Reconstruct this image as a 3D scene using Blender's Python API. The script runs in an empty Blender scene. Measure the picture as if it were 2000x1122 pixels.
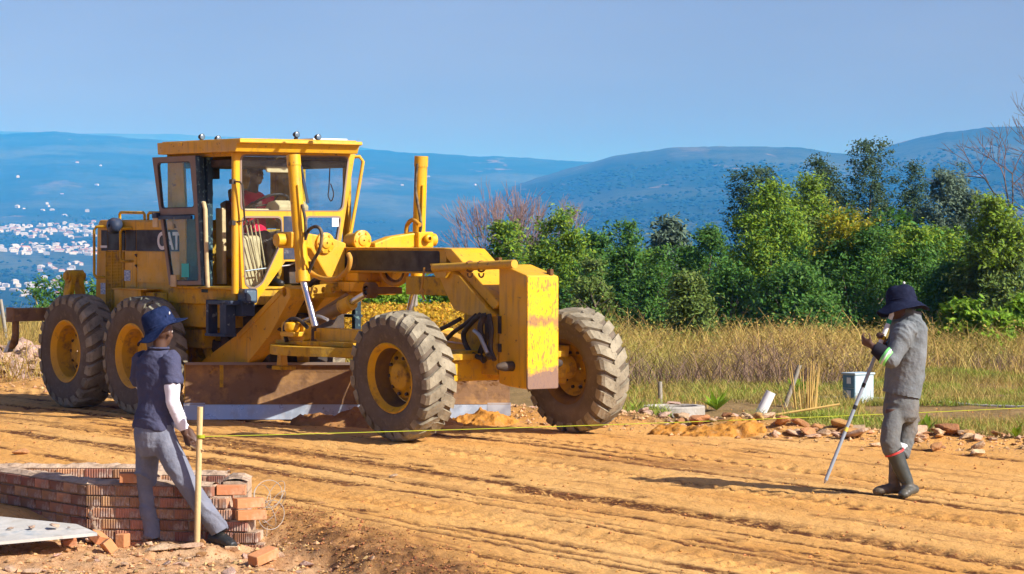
import bpy, bmesh, math, random
import numpy as np
from mathutils import Vector, Matrix, Euler, geometry as mgeo, noise as mnoise
R = math.radians
rng = np.random.default_rng(7)
random.seed(7)
scene = bpy.context.scene
COL = scene.collection

# ------------------------------------------------------------------ camera
FPX, HOR, CAMZ = 5700.0, 455.0, 2.2          # focal length and horizon row in 2000x1122 px units
TILT = math.atan2(561 - HOR, FPX)
cam_d = bpy.data.cameras.new('camera')
cam = bpy.data.objects.new('camera', cam_d); COL.objects.link(cam)
cam_d.sensor_width = 36.0; cam_d.lens = 36.0 * FPX / 2000.0
cam_d.clip_start = 0.5; cam_d.clip_end = 40000
cam.location = (0, 0, CAMZ); cam.rotation_euler = (R(90) - TILT, 0, 0)
scene.camera = cam

# ------------------------------------------------------------------ world and sun
SUN_AZ = Vector((0.842, -0.539, 0)); SUN_EL = 34.0
w = bpy.data.worlds.new('World'); scene.world = w; w.use_nodes = True
nt = w.node_tree; nt.nodes.clear()
sky = nt.nodes.new('ShaderNodeTexSky'); sky.sky_type = 'NISHITA'; sky.sun_disc = False
sky.sun_elevation = R(SUN_EL); sky.sun_rotation = math.atan2(SUN_AZ.x, SUN_AZ.y)
sky.altitude = 1200; sky.air_density = 1.0; sky.dust_density = 6.0; sky.ozone_density = 3.0
bgn = nt.nodes.new('ShaderNodeBackground'); bgn.inputs[1].default_value = 0.088
outw = nt.nodes.new('ShaderNodeOutputWorld')
tn = nt.nodes.new('ShaderNodeMix'); tn.data_type = 'RGBA'; tn.blend_type = 'MULTIPLY'; tn.inputs[0].default_value = 1; tn.inputs[7].default_value = (.82, .71, .90, 1)
nt.links.new(sky.outputs[0], tn.inputs[6]); tcw = nt.nodes.new('ShaderNodeTexCoord'); mpw = nt.nodes.new('ShaderNodeMapping'); mpw.inputs['Scale'].default_value = (6, 6, 22)
nzw = nt.nodes.new('ShaderNodeTexNoise'); nzw.inputs['Scale'].default_value = 1.3; nzw.inputs['Detail'].default_value = 5
mrw = nt.nodes.new('ShaderNodeMapRange'); mrw.inputs[1].default_value = .35; mrw.inputs[2].default_value = .75; mrw.inputs[3].default_value = .97; mrw.inputs[4].default_value = 1.10
mxw = nt.nodes.new('ShaderNodeMix'); mxw.data_type = 'RGBA'; mxw.blend_type = 'MULTIPLY'; mxw.inputs[0].default_value = 1
nt.links.new(tcw.outputs['Generated'], mpw.inputs[0]); nt.links.new(mpw.outputs[0], nzw.inputs['Vector']); nt.links.new(nzw.outputs[0], mrw.inputs[0])
nt.links.new(tn.outputs[2], mxw.inputs[6]); nt.links.new(mrw.outputs[0], mxw.inputs[7]); nt.links.new(mxw.outputs[2], bgn.inputs[0]); nt.links.new(bgn.outputs[0], outw.inputs[0])
sd = bpy.data.lights.new('sun', 'SUN'); sd.energy = 5.0; sd.angle = R(0.55); sd.color = (1.0, 0.95, 0.90)
sun = bpy.data.objects.new('sun', sd); COL.objects.link(sun)
ce = math.cos(R(SUN_EL))
sdir = Vector((SUN_AZ.x * ce, SUN_AZ.y * ce, math.sin(R(SUN_EL))))
sun.rotation_euler = sdir.to_track_quat('Z', 'Y').to_euler(); sun.location = (30, -20, 40)
vs = scene.view_settings
vs.view_transform = 'Standard'; vs.look = 'None'; vs.gamma = 1; vs.use_curve_mapping = False; vs.exposure = 0.65
scene.cycles.use_denoising = True
scene.cycles.max_bounces = 8; scene.cycles.transparent_max_bounces = 16
scene.cycles.volume_bounces = 1

# ------------------------------------------------------------------ pixel helpers (photo px -> place)
def ray(u, v):
    dx = (u - 1000) / FPX; dz = -(v - 561) / FPX
    return Vector((dx, math.cos(TILT) + dz * math.sin(TILT), -math.sin(TILT) + dz * math.cos(TILT)))
def at(u, v, d):
    r = ray(u, v); k = d / r.y
    return Vector((r.x * k, d, CAMZ + r.z * k))
GF = Vector((.6, -.8, 0)); GL = Vector((.8, .6, 0)); GO = Vector((-3.69, 33.45, .19))
def G(u, v, Y=None, X=None, Z=None):
    """photo px on a plane of the grader's own frame -> grader coordinates"""
    r = ray(u, v); C = Vector((0, 0, CAMZ))
    n, c = (GL, Y) if Y is not None else ((GF, X) if X is not None else (Vector((0, 0, 1)), Z))
    k = (c - n.dot(C - GO)) / n.dot(r)
    P = C + r * k - GO
    return Vector((P.dot(GF), P.dot(GL), P.z))
def g2w(p): return GO + GF * p[0] + GL * p[1] + Vector((0, 0, p[2]))

# ------------------------------------------------------------------ numpy noise
def _h(i, j, s):
    n = (i.astype(np.int64) * 374761393 + j.astype(np.int64) * 668265263 + s * 974634533) & 0x7fffffff
    n = ((n ^ (n >> 13)) * 1274126177) & 0x7fffffff
    return ((n ^ (n >> 16)) & 0xffff) / 65535.0
def vn(x, y, s=0):
    x = np.asarray(x, float); y = np.asarray(y, float)
    i = np.floor(x); j = np.floor(y); fx = x - i; fy = y - j
    fx = fx * fx * (3 - 2 * fx); fy = fy * fy * (3 - 2 * fy)
    a = _h(i, j, s); b = _h(i + 1, j, s); c = _h(i, j + 1, s); d = _h(i + 1, j + 1, s)
    return (a + (b - a) * fx) * (1 - fy) + (c + (d - c) * fx) * fy - 0.5
def fbm(x, y, s=0, o=4, g=.5):
    t = 0; a = 1
    for k in range(o):
        t = t + a * vn(x * 2 ** k, y * 2 ** k, s + k * 17); a *= g
    return t
def sst(a, b, x):
    t = np.clip((x - a) / (b - a), 0, 1); return t * t * (3 - 2 * t)

# ------------------------------------------------------------------ mesh builder
class MB:
    def __init__(s): s.v = []; s.f = []; s.m = []; s.s = []
    def add(s, vs, fs, m=0, smooth=False, M=None):
        o = len(s.v)
        for p in vs:
            p = Vector(p)
            s.v.append(M @ p if M is not None else p)
        for f in fs:
            s.f.append([i + o for i in f]); s.m.append(m); s.s.append(smooth)
        return s
    def box(s, lo, hi, m=0, M=None):
        x0, y0, z0 = lo; x1, y1, z1 = hi
        v = [(x0,y0,z0),(x1,y0,z0),(x1,y1,z0),(x0,y1,z0),(x0,y0,z1),(x1,y0,z1),(x1,y1,z1),(x0,y1,z1)]
        return s.add(v, [(3,2,1,0),(4,5,6,7),(0,1,5,4),(1,2,6,5),(2,3,7,6),(3,0,4,7)], m, False, M)
    def bar(s, p0, p1, wx, wz, m=0, up=(0,0,1)):
        """square bar p0->p1, wx wide sideways, wz along up"""
        p0 = Vector(p0); p1 = Vector(p1); d = p1 - p0; L = d.length; d.normalize()
        u = Vector(up); sd_ = d.cross(u)
        if sd_.length < 1e-4: sd_ = d.cross(Vector((1, 0, 0)))
        sd_.normalize(); u = sd_.cross(d)
        M = Matrix((( d.x, sd_.x, u.x, p0.x), (d.y, sd_.y, u.y, p0.y), (d.z, sd_.z, u.z, p0.z), (0,0,0,1)))
        return s.box((0, -wx/2, -wz/2), (L, wx/2, wz/2), m, M)
    def prism(s, poly, ax, lo, hi, m=0, holes=()):
        """polygon (with holes) extruded along an axis; poly in the two other axes in xyz order"""
        def P(q, c):
            if ax == 'X': return (c, q[0], q[1])
            if ax == 'Y': return (q[0], c, q[1])
            return (q[0], q[1], c)
        loops = [list(poly)] + [list(h) for h in holes]
        flat = [q for l in loops for q in l]; n = len(flat)
        tris = mgeo.tessellate_polygon([[Vector((q[0], q[1], 0)) for q in l] for l in loops])
        v = [P(q, lo) for q in flat] + [P(q, hi) for q in flat]
        f = []
        if len(loops) == 1:
            f.append(tuple(range(n))); f.append(tuple(range(2 * n - 1, n - 1, -1)))
        else:
            for t in tris:
                f.append(tuple(t)); f.append(tuple(i + n for i in reversed(t)))
        o = 0
        for l in loops:
            k = len(l)
            for i in range(k):
                a = o + i; b = o + (i + 1) % k
                f.append((a, b, b + n, a + n))
            o += k
        return s.add(v, f, m)
    def tube(s, pts, r, n=8, m=0, cap=True, smooth=True):
        pts = [Vector(p) for p in pts]; k = len(pts)
        rs = r if isinstance(r, (list, tuple)) else [r] * k
        vs_ = []; fs = []; nrm = None
        for i, p in enumerate(pts):
            t = (pts[min(i + 1, k - 1)] - pts[max(i - 1, 0)])
            if t.length < 1e-9: t = Vector((0, 0, 1))
            t.normalize()
            if nrm is None:
                nrm = t.cross(Vector((0, 0, 1)) if abs(t.z) < .9 else Vector((1, 0, 0))).normalized()
            else:
                nrm = nrm - t * nrm.dot(t)
                nrm = nrm.normalized() if nrm.length > 1e-6 else t.orthogonal().normalized()
            b = t.cross(nrm)
            for j in range(n):
                a = 2 * math.pi * j / n
                vs_.append(p + (nrm * math.cos(a) + b * math.sin(a)) * rs[i])
        for i in range(k - 1):
            for j in range(n):
                a = i * n + j; c = i * n + (j + 1) % n
                fs.append((a, c, c + n, a + n))
        s.add(vs_, fs, m, smooth)
        if cap:
            o = len(vs_)
            s.add(vs_[:n], [tuple(range(n - 1, -1, -1))], m, False)
            s.add(vs_[-n:], [tuple(range(n))], m, False)
        return s
    def cyl(s, p0, p1, r, n=16, m=0, r1=None): return s.tube([p0, p1], [r, r if r1 is None else r1], n, m)
    def lathe(s, prof, n=40, m=0, M=None, smooth=True, ax='Y'):
        """profile of (h, r) turned about an axis"""
        v = []; f = []
        for h, r in prof:
            for j in range(n):
                a = 2 * math.pi * j / n; c, q = r * math.cos(a), r * math.sin(a)
                v.append((c, h, q) if ax == 'Y' else ((c, q, h) if ax == 'Z' else (h, c, q)))
        for i in range(len(prof) - 1):
            for j in range(n):
                a = i * n + j; b = i * n + (j + 1) % n
                f.append((a, b, b + n, a + n))
        return s.add(v, f, m, smooth, M)
    def mesh(s, name):
        me = bpy.data.meshes.new(name)
        me.from_pydata([tuple(p) for p in s.v], [], s.f)
        me.polygons.foreach_set('material_index', s.m)
        me.polygons.foreach_set('use_smooth', s.s)
        bm = bmesh.new(); bm.from_mesh(me)
        bmesh.ops.recalc_face_normals(bm, faces=bm.faces); bm.to_mesh(me); bm.free()
        me.update(); return me
    def build(s, name, mats, parent=None, bevel=0.0, loc=None):
        me = s.mesh(name)
        for m in (mats if isinstance(mats, (list, tuple)) else [mats]): me.materials.append(m)
        return link(name, me, parent, bevel, loc)
def link(name, me, parent=None, bevel=0.0, loc=None, rot=None, scale=None):
    o = bpy.data.objects.new(name, me); COL.objects.link(o)
    if parent is not None: o.parent = parent
    if loc is not None: o.location = loc
    if rot is not None: o.rotation_euler = rot
    if scale is not None: o.scale = scale
    if bevel:
        b = o.modifiers.new('bevel', 'BEVEL'); b.width = bevel; b.segments = 2; b.limit_method = 'ANGLE'; b.angle_limit = R(40)
    return o
def tag(o, label, cat, group=None):
    o['label'] = label; o['category'] = cat
    if group: o['group'] = group
    return o
def thing(name, label, cat, loc=(0, 0, 0), rot=(0, 0, 0), group=None):
    o = bpy.data.objects.new(name, None); COL.objects.link(o); o.empty_display_size = .2
    o.location = loc; o.rotation_euler = rot
    return tag(o, label, cat, group)
def fast_mesh(name, V, F, mats, smooth=False, midx=None):
    """V (n,3) floats, F (m,k) ints with one k"""
    me = bpy.data.meshes.new(name); V = np.ascontiguousarray(V, dtype=np.float32); F = np.ascontiguousarray(F, dtype=np.int32)
    k = F.shape[1]
    me.vertices.add(len(V)); me.vertices.foreach_set('co', V.ravel())
    me.loops.add(F.size); me.loops.foreach_set('vertex_index', F.ravel())
    me.polygons.add(len(F))
    me.polygons.foreach_set('loop_start', np.arange(0, F.size, k, dtype=np.int32))
    me.polygons.foreach_set('loop_total', np.full(len(F), k, dtype=np.int32))
    if midx is not None: me.polygons.foreach_set('material_index', np.ascontiguousarray(midx, dtype=np.int32))
    me.polygons.foreach_set('use_smooth', np.full(len(F), smooth, dtype=bool))
    me.update(calc_edges=True)
    for m in (mats if isinstance(mats, (list, tuple)) else [mats]): me.materials.append(m)
    return me
def spline(pts, n=8):
    """Catmull-Rom through points"""
    pts = [Vector(p) for p in pts]; out = []
    for i in range(len(pts) - 1):
        p0 = pts[max(i - 1, 0)]; p1 = pts[i]; p2 = pts[i + 1]; p3 = pts[min(i + 2, len(pts) - 1)]
        for k in range(n):
            t = k / n
            out.append(.5 * ((2 * p1) + (p2 - p0) * t + (2 * p0 - 5 * p1 + 4 * p2 - p3) * t * t + (3 * p1 - p0 - 3 * p2 + p3) * t ** 3))
    out.append(pts[-1]); return out

# ------------------------------------------------------------------ materials
def srgb(r, g, b):
    def c(x):
        x /= 255.0
        return x / 12.92 if x <= .04045 else ((x + .055) / 1.055) ** 2.4
    return (c(r), c(g), c(b), 1)
def mat(name, base, rough=.7, spec=.3, metal=0, var=(), bump=0, bscale=20, bdetail=6, coords='Object', rnd=0, rnd_src='obj', streak=None):
    """Principled material; var: list of (colour, noise scale, low, high, strength[, stretch]) layers of wear and dirt"""
    m = bpy.data.materials.new(name); m.use_nodes = True
    t = m.node_tree; p = t.nodes['Principled BSDF']
    p.inputs['Roughness'].default_value = rough; p.inputs['Metallic'].default_value = metal
    p.inputs['Specular IOR Level'].default_value = spec
    tc = t.nodes.new('ShaderNodeTexCoord')
    co = tc.outputs[coords]
    rgb = t.nodes.new('ShaderNodeRGB'); rgb.outputs[0].default_value = (*base[:3], 1)
    cur = rgb.outputs[0]
    if rnd:
        if rnd_src == 'obj':
            ri = t.nodes.new('ShaderNodeObjectInfo'); src = ri.outputs['Random']
        else:
            ri = t.nodes.new('ShaderNodeNewGeometry'); src = ri.outputs['Random Per Island']
        hs = t.nodes.new('ShaderNodeHueSaturation')
        mr = t.nodes.new('ShaderNodeMapRange'); mr.inputs[3].default_value = 1 - rnd; mr.inputs[4].default_value = 1 + rnd
        t.links.new(src, mr.inputs[0]); t.links.new(mr.outputs[0], hs.inputs['Value'])
        w2 = t.nodes.new('ShaderNodeTexWhiteNoise'); w2.noise_dimensions = '1D'; t.links.new(src, w2.inputs['W'])
        mr2 = t.nodes.new('ShaderNodeMapRange'); mr2.inputs[3].default_value = .5 - rnd * .05; mr2.inputs[4].default_value = .5 + rnd * .05
        t.links.new(w2.outputs['Value'], mr2.inputs[0]); t.links.new(mr2.outputs[0], hs.inputs['Hue'])
        t.links.new(cur, hs.inputs['Color']); cur = hs.outputs[0]
    for L in var:
        colr, sc, lo, hi, st = L[:5]; stretch = L[5] if len(L) > 5 else None
        nz = t.nodes.new('ShaderNodeTexNoise'); nz.inputs['Scale'].default_value = sc; nz.inputs['Detail'].default_value = 7; nz.inputs['Roughness'].default_value = .62
        if stretch:
            mp = t.nodes.new('ShaderNodeMapping'); mp.inputs['Scale'].default_value = stretch
            if len(L) > 6: mp.inputs['Rotation'].default_value = L[6]
            t.links.new(co, mp.inputs[0]); t.links.new(mp.outputs[0], nz.inputs['Vector'])
        else: t.links.new(co, nz.inputs['Vector'])
        mr = t.nodes.new('ShaderNodeMapRange'); mr.inputs[1].default_value = lo; mr.inputs[2].default_value = hi; mr.inputs[4].default_value = st
        t.links.new(nz.outputs[0], mr.inputs[0])
        mx = t.nodes.new('ShaderNodeMix'); mx.data_type = 'RGBA'
        t.links.new(mr.outputs[0], mx.inputs[0]); t.links.new(cur, mx.inputs[6]); mx.inputs[7].default_value = (*colr[:3], 1)
        cur = mx.outputs[2]
    t.links.new(cur, p.inputs['Base Color'])
    if rough < .75 and not rnd:
        nr = t.nodes.new('ShaderNodeTexNoise'); nr.inputs['Scale'].default_value = 7; nr.inputs['Detail'].default_value = 6; t.links.new(co, nr.inputs['Vector'])
        mr_ = t.nodes.new('ShaderNodeMapRange'); mr_.inputs[1].default_value = .3; mr_.inputs[2].default_value = .7; mr_.inputs[3].default_value = max(.05, rough - .12); mr_.inputs[4].default_value = min(1, rough + .28)
        t.links.new(nr.outputs[0], mr_.inputs[0]); t.links.new(mr_.outputs[0], p.inputs['Roughness'])
    if bump:
        nz = t.nodes.new('ShaderNodeTexNoise'); nz.inputs['Scale'].default_value = bscale; nz.inputs['Detail'].default_value = bdetail
        t.links.new(co, nz.inputs['Vector'])
        bp = t.nodes.new('ShaderNodeBump'); bp.inputs['Strength'].default_value = 1; bp.inputs['Distance'].default_value = bump
        t.links.new(nz.outputs[0], bp.inputs['Height']); t.links.new(bp.outputs[0], p.inputs['Normal'])
    return m
def leafmat(name, base, rnd=.35, trans=.35, var=()):
    m = mat(name, base, rough=.65, spec=.25, rnd=rnd, rnd_src='isl', var=var)
    t = m.node_tree; p = t.nodes['Principled BSDF']; out = t.nodes['Material Output']
    tr = t.nodes.new('ShaderNodeBsdfTranslucent'); mx = t.nodes.new('ShaderNodeMixShader'); mx.inputs[0].default_value = trans
    src = p.inputs['Base Color'].links[0].from_socket
    t.links.new(src, tr.inputs[0])
    t.links.new(p.outputs[0], mx.inputs[1]); t.links.new(tr.outputs[0], mx.inputs[2]); t.links.new(mx.outputs[0], out.inputs[0])
    return m
def glassmat(name, tint=(.86, .93, .95), refl=.9):
    m = bpy.data.materials.new(name); m.use_nodes = True; t = m.node_tree; t.nodes.clear()
    out = t.nodes.new('ShaderNodeOutputMaterial'); mx = t.nodes.new('ShaderNodeMixShader')
    tb = t.nodes.new('ShaderNodeBsdfTransparent'); tb.inputs[0].default_value = (*tint, 1)
    gl = t.nodes.new('ShaderNodeBsdfGlossy'); gl.inputs['Roughness'].default_value = .03
    fr = t.nodes.new('ShaderNodeFresnel'); fr.inputs[0].default_value = 1.45
    mt = t.nodes.new('ShaderNodeMath'); mt.operation = 'MULTIPLY'; mt.inputs[1].default_value = refl
    df = t.nodes.new('ShaderNodeBsdfDiffuse'); df.inputs[0].default_value = (.45, .38, .28, 1)
    nz = t.nodes.new('ShaderNodeTexNoise'); nz.inputs['Scale'].default_value = 9; nz.inputs['Detail'].default_value = 8
    mr = t.nodes.new('ShaderNodeMapRange'); mr.inputs[1].default_value = .45; mr.inputs[2].default_value = .85; mr.inputs[4].default_value = .055
    m2 = t.nodes.new('ShaderNodeMixShader')
    t.links.new(nz.outputs[0], mr.inputs[0]); t.links.new(mr.outputs[0], m2.inputs[0])
    ge = t.nodes.new('ShaderNodeNewGeometry'); sb = t.nodes.new('ShaderNodeMath'); sb.operation = 'SUBTRACT'; sb.inputs[0].default_value = refl
    t.links.new(ge.outputs['Backfacing'], sb.inputs[1]); sb.use_clamp = True; t.links.new(sb.outputs[0], mt.inputs[1]); t.links.new(fr.outputs[0], mt.inputs[0]); t.links.new(mt.outputs[0], mx.inputs[0])
    t.links.new(tb.outputs[0], mx.inputs[1]); t.links.new(gl.outputs[0], mx.inputs[2])
    t.links.new(mx.outputs[0], m2.inputs[1]); t.links.new(df.outputs[0], m2.inputs[2])
    t.links.new(m2.outputs[0], out.inputs[0]); return m

DUST = (.30, .185, .085)
M_YEL = mat('yellow_paint', (.74, .395, .004), .45, .4, var=[((.40, .25, .06), 1.7, .44, .72, .55), ((.30, .17, .035), 4, .53, .68, .6, (4, 4, .45)), ((.58, .33, .03), .8, .45, .6, .5), ((.10, .05, .02), 16, .63, .68, .8), ((.50, .24, .003), 90, .4, .75, .35)], bump=.002, bscale=60)
M_YELW = mat('worn_yellow_paint', (.82, .44, .005), .5, .4, var=[((.16, .08, .06), 16, .60, .63, .7, (1, 1, .4)), ((.16, .07, .05), 46, .59, .62, .85, (1.4, 1.4, .35)), ((.10, .05, .05), 30, .60, .64, .8, (1.6, 1.6, .5)), (DUST, 3, .5, .8, .4)], bump=.002, bscale=40)
def wear_bands(m):
    # rubbed bare metal along the bottom edge and one scuffed band across the plate
    t = m.node_tree; p = t.nodes['Principled BSDF']; src = p.inputs['Base Color'].links[0].from_socket
    tc = t.nodes.new('ShaderNodeTexCoord'); sp = t.nodes.new('ShaderNodeSeparateXYZ'); t.links.new(tc.outputs['Object'], sp.inputs[0])
    nz = t.nodes.new('ShaderNodeTexNoise'); nz.inputs['Scale'].default_value = 14; nz.inputs['Detail'].default_value = 8; t.links.new(tc.outputs['Object'], nz.inputs['Vector'])
    def band(z0, z1, amp, st, src, col):
        a = t.nodes.new('ShaderNodeMath'); a.operation = 'MULTIPLY_ADD'; a.inputs[1].default_value = amp; t.links.new(nz.outputs[0], a.inputs[0]); t.links.new(sp.outputs[2], a.inputs[2])
        lo = t.nodes.new('ShaderNodeMapRange'); lo.inputs[1].default_value = z1 - .03; lo.inputs[2].default_value = z1 + .03; lo.inputs[3].default_value = st; lo.inputs[4].default_value = 0; t.links.new(a.outputs[0], lo.inputs[0])
        hi = t.nodes.new('ShaderNodeMapRange'); hi.inputs[1].default_value = z0 - .03; hi.inputs[2].default_value = z0 + .03; t.links.new(a.outputs[0], hi.inputs[0])
        k = t.nodes.new('ShaderNodeMath'); k.operation = 'MULTIPLY'; t.links.new(lo.outputs[0], k.inputs[0]); t.links.new(hi.outputs[0], k.inputs[1])
        x = t.nodes.new('ShaderNodeMix'); x.data_type = 'RGBA'; t.links.new(k.outputs[0], x.inputs[0]); t.links.new(src, x.inputs[6]); x.inputs[7].default_value = (*col, 1); return x.outputs[2]
    c = band(.2, .80, .22, .92, src, (.17, .11, .10)); c = band(1.22, 1.30, .20, .75, c, (.19, .10, .08))
    t.links.new(c, p.inputs['Base Color'])
wear_bands(M_YELW)
M_YELD = mat('dusty_yellow_paint', (.60, .34, .006), .6, .25, var=[((.30, .20, .06), 3, .42, .70, .6), ((.16, .09, .03), 6, .56, .70, .6, (3, 3, .5)), ((.07, .045, .03), 9, .52, .68, .7)], bump=.004, bscale=40)
M_DARK = mat('oily_dark_steel', (.035, .027, .022), .6, .4, var=[((.12, .075, .04), 6, .5, .7, .7)], bump=.004, bscale=30)
M_BLK = mat('black_stripe_paint', (.016, .012, .015), .45, .4, var=[((.07, .05, .045), 22, .55, .72, .4)])
M_NAVY = mat('dark_blue_steel', (.02, .035, .07), .5, .4, var=[((.35, .40, .40), 12, .60, .66, .5), (DUST, 5, .55, .75, .3)])
M_TEAL = mat('flaking_teal_paint', (.012, .03, .045), .5, .3, var=[((.16, .27, .24), 18, .56, .64, .8)])
M_TRIM = mat('dusty_grey_trim', (.22, .17, .14), .6, .3, var=[(DUST, 5, .4, .7, .4)])
M_CREAM = mat('cream_paint', (.62, .47, .24), .5, .3, var=[(DUST, 6, .5, .7, .5)])
M_CHR = mat('chrome_rod', (.62, .63, .66), .16, .5, 1)
M_GLASS = glassmat('dusty_glass', (.90, .95, .97), .8)
M_LENS = mat('lamp_lens', (.10, .16, .22), .1, .8)
M_RUBB = mat('dusty_shaded_rubber', (.115, .092, .066), .85, .15, var=[((.20, .16, .115), 3.2, .40, .68, .7), ((.28, .23, .16), 20, .55, .72, .4)], bump=.006, bscale=25)  # dusty sidewalls, darkened to put their shade into the colour
M_RUBT = mat('dusty_sunlit_tread', (.19, .165, .115), .9, .1, var=[((.36, .32, .225), 4, .40, .62, .8), ((.10, .09, .065), 24, .56, .68, .6)], bump=.006, bscale=30)  # dusty tread, lighter because its sunlit look is in the colour
M_HOSE = mat('dusty_hose', (.05, .045, .04), .6, .3, var=[((.30, .2, .08), 9, .45, .65, .8)])
M_HOSEY = mat('yellow_hose', (.55, .27, .02), .55, .3, var=[(DUST, 9, .45, .65, .5)])
M_MOLD = mat('rusty_moldboard', (.21, .115, .05), .6, .3, var=[((.42, .23, .075), 3.5, .48, .68, .8), ((.10, .05, .022), 8, .52, .66, .7), ((.5, .25, .02), 14, .64, .7, .6)], bump=.006, bscale=18)
M_EDGE = mat('polished_cutting_edge', (.42, .50, .58), .34, .5, .55, var=[((.36, .22, .10), 5, .5, .7, .5, (1, 1, .3)), ((.7, .72, .75), 30, .55, .7, .5)])
M_WHITE = mat('white_paint', (.75, .75, .73), .5, .3)
M_STICK = mat('blue_white_sticker', (.62, .68, .72), .4, .3, var=[((.05, .16, .36), 55, .45, .55, .9, (.3, 1, 3))])
M_TSTK = mat('turquoise_sticker', (.02, .42, .40), .4, .4)
M_SEAT = mat('worn_beige_seat', (.30, .24, .15), .8, .2, var=[((.15, .11, .07), 8, .5, .7, .5)], bump=.006, bscale=15)
M_CLOD = mat('caked_soil', (.20, .105, .042), .95, .05, var=[((.11, .06, .03), 6, .45, .65, .7)], bump=.02, bscale=14)
M_OLIVE = mat('dark_olive_interior', (.13, .115, .035), .8, .2, var=[((.07, .06, .02), 6, .45, .65, .7)])  # dark olive tone stands in for the dim cab interior
M_STEEL = mat('bare_steel', (.42, .42, .42), .4, .5, .7)

# ================================================================== GROUND
_GY = np.array([-60, 18, 22, 24, 28, 34, 48, 65, 90, 200, 600, 1500, 2500.])
_GZ = np.array([-.15, -.12, .03, .08, .185, .2, .2, -.4, -2.2, -9, -35, -70, -77.])
PA = np.array([-1.95, 22.9]); PB = np.array([-.35, 19.2]); PN = np.array([-(PA - PB)[1], (PA - PB)[0]]); PN = PN / np.linalg.norm(PN)
def road_uv(x, y):
    dx = x - GO.x; dy = y - GO.y
    return dx * .6 - dy * .8, dx * .8 + dy * .6
def edge_v(u): return np.interp(u, [-20, -6, 5.4, 9.9, 30], [.5, .75, 1.95, 3.2, 7.0])
def pit_mask(x, y):
    dd = (x - PA[0]) * PN[0] + (y - PA[1]) * PN[1]          # > 0 on the camera-left side
    return sst(-.1, .45, dd + .25 * fbm(x * 1.3, y * 1.3, 91, 2)) * sst(22.8, 22.1, y)
_RL = [(-7.2 + 11.2 * random.random(), random.uniform(.025, .085), random.uniform(.4, 1.0), random.uniform(0, 99)) for _ in range(60)]
def rut_lines(u, v):
    """thin straight furrows left by the blade, broken and crumbled along their length"""
    k = np.zeros(u.size); uf = u.ravel(); vf = v.ravel()
    for vc, wd, st, ph in _RL:
        i = np.nonzero(np.abs(vf - vc + .012 * uf * math.sin(ph)) < .09 + 2.2 * wd)[0]
        if not len(i): continue
        U = uf[i]; z0 = U * 0
        q = (vf[i] - vc - .10 * vn(U * .16 + ph, z0, 3) - .03 * vn(U * 1.1, z0 + ph, 4) + .012 * U * math.sin(ph)) / wd
        k[i] = np.maximum(k[i], np.exp(-q * q) * st * sst(-.08, .16, vn(U * .28 + ph, z0 + ph, 5) + .5 * vn(U * 2.6, z0 + ph, 6)))
    return k.reshape(u.shape)
def gz(x, y, fine=True):
    x = np.asarray(x, float); y = np.asarray(y, float)
    z = np.interp(y, _GY, _GZ)
    u, v = road_uv(x, y); ev = edge_v(u)
    verge = sst(-.25, .5, v - ev + .5 * fbm(x * .8, y * .8, 31, 2))
    pm = pit_mask(x, y)
    z = z - .18 * pm
    z = z + verge * (.05 + .05 * fbm(x * .5, y * .5, 5, 3)) + .10 * np.exp(-((v - ev - .1) / .4) ** 2) * (.55 + fbm(x * 1.6, y * 1.6, 12, 3))
    if fine:
        rd = (1 - verge) * (1 - pm)
        near = sst(80, 55, y)
        rut = .020 * fbm(v * 1.6, u * .10, 1, 2) + .012 * fbm(v * 9, u * .5, 3, 2) + .009 * fbm(u * 5, v * 6, 4, 2) + .010 * fbm(u * 13, v * 15, 44, 3) - .022 * np.maximum(0, fbm(u * 2.2, v * 6, 41, 3) - .22) * 2
        rk = rut_lines(u, v); rut = rut - rk * (.008 + .045 * np.abs(fbm(u * 9, v * 9, 43, 2)))
        for tv, wd in ((-1.35, .17), (-2.55, .16), (-3.9, .18), (.15, .17)):
            q = (v - tv - .12 * np.sin(u * .21 + tv)) / wd
            m = np.exp(-q ** 4)
            rut = rut - m * (.016 + .014 * np.sign(np.sin(u * 31 + np.abs(q) * 1.4)) * (.5 + vn(u * .7, v * 3, 8)))
        lump = .05 * fbm(x * 3.1, y * 3.1, 6, 4) + .03 * np.abs(fbm(x * 9, y * 9, 7, 3))
        dd = (x - PA[0]) * PN[0] + (y - PA[1]) * PN[1]
        bank = np.exp(-((dd - .05) / .42) ** 2) * sst(23.0, 22.0, y) * sst(-2.2, -1.5, x)
        z = z + near * (rd * rut + pm * lump * 1.3 + verge * .04 * fbm(x * 2.5, y * 2.5, 10, 3))
        z = z + bank * (.055 * fbm(x * 6, y * 6, 13, 4) + .10 * np.maximum(0, fbm(x * 2.6, y * 2.6, 14, 3)))
    return z
def gzs(x, y): return float(gz(np.array([x]), np.array([y]))[0])
def gpt(u, v, dz=0.0):
    """the ground point seen at a photo px"""
    d = 25.0
    for _ in range(25):
        r = ray(u, v); x = r.x * d / r.y; d = (CAMZ - gzs(x, d)) * (r.y / -r.z)
    p = at(u, v, d); p.z = gzs(p.x, p.y) + dz; return p

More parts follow.
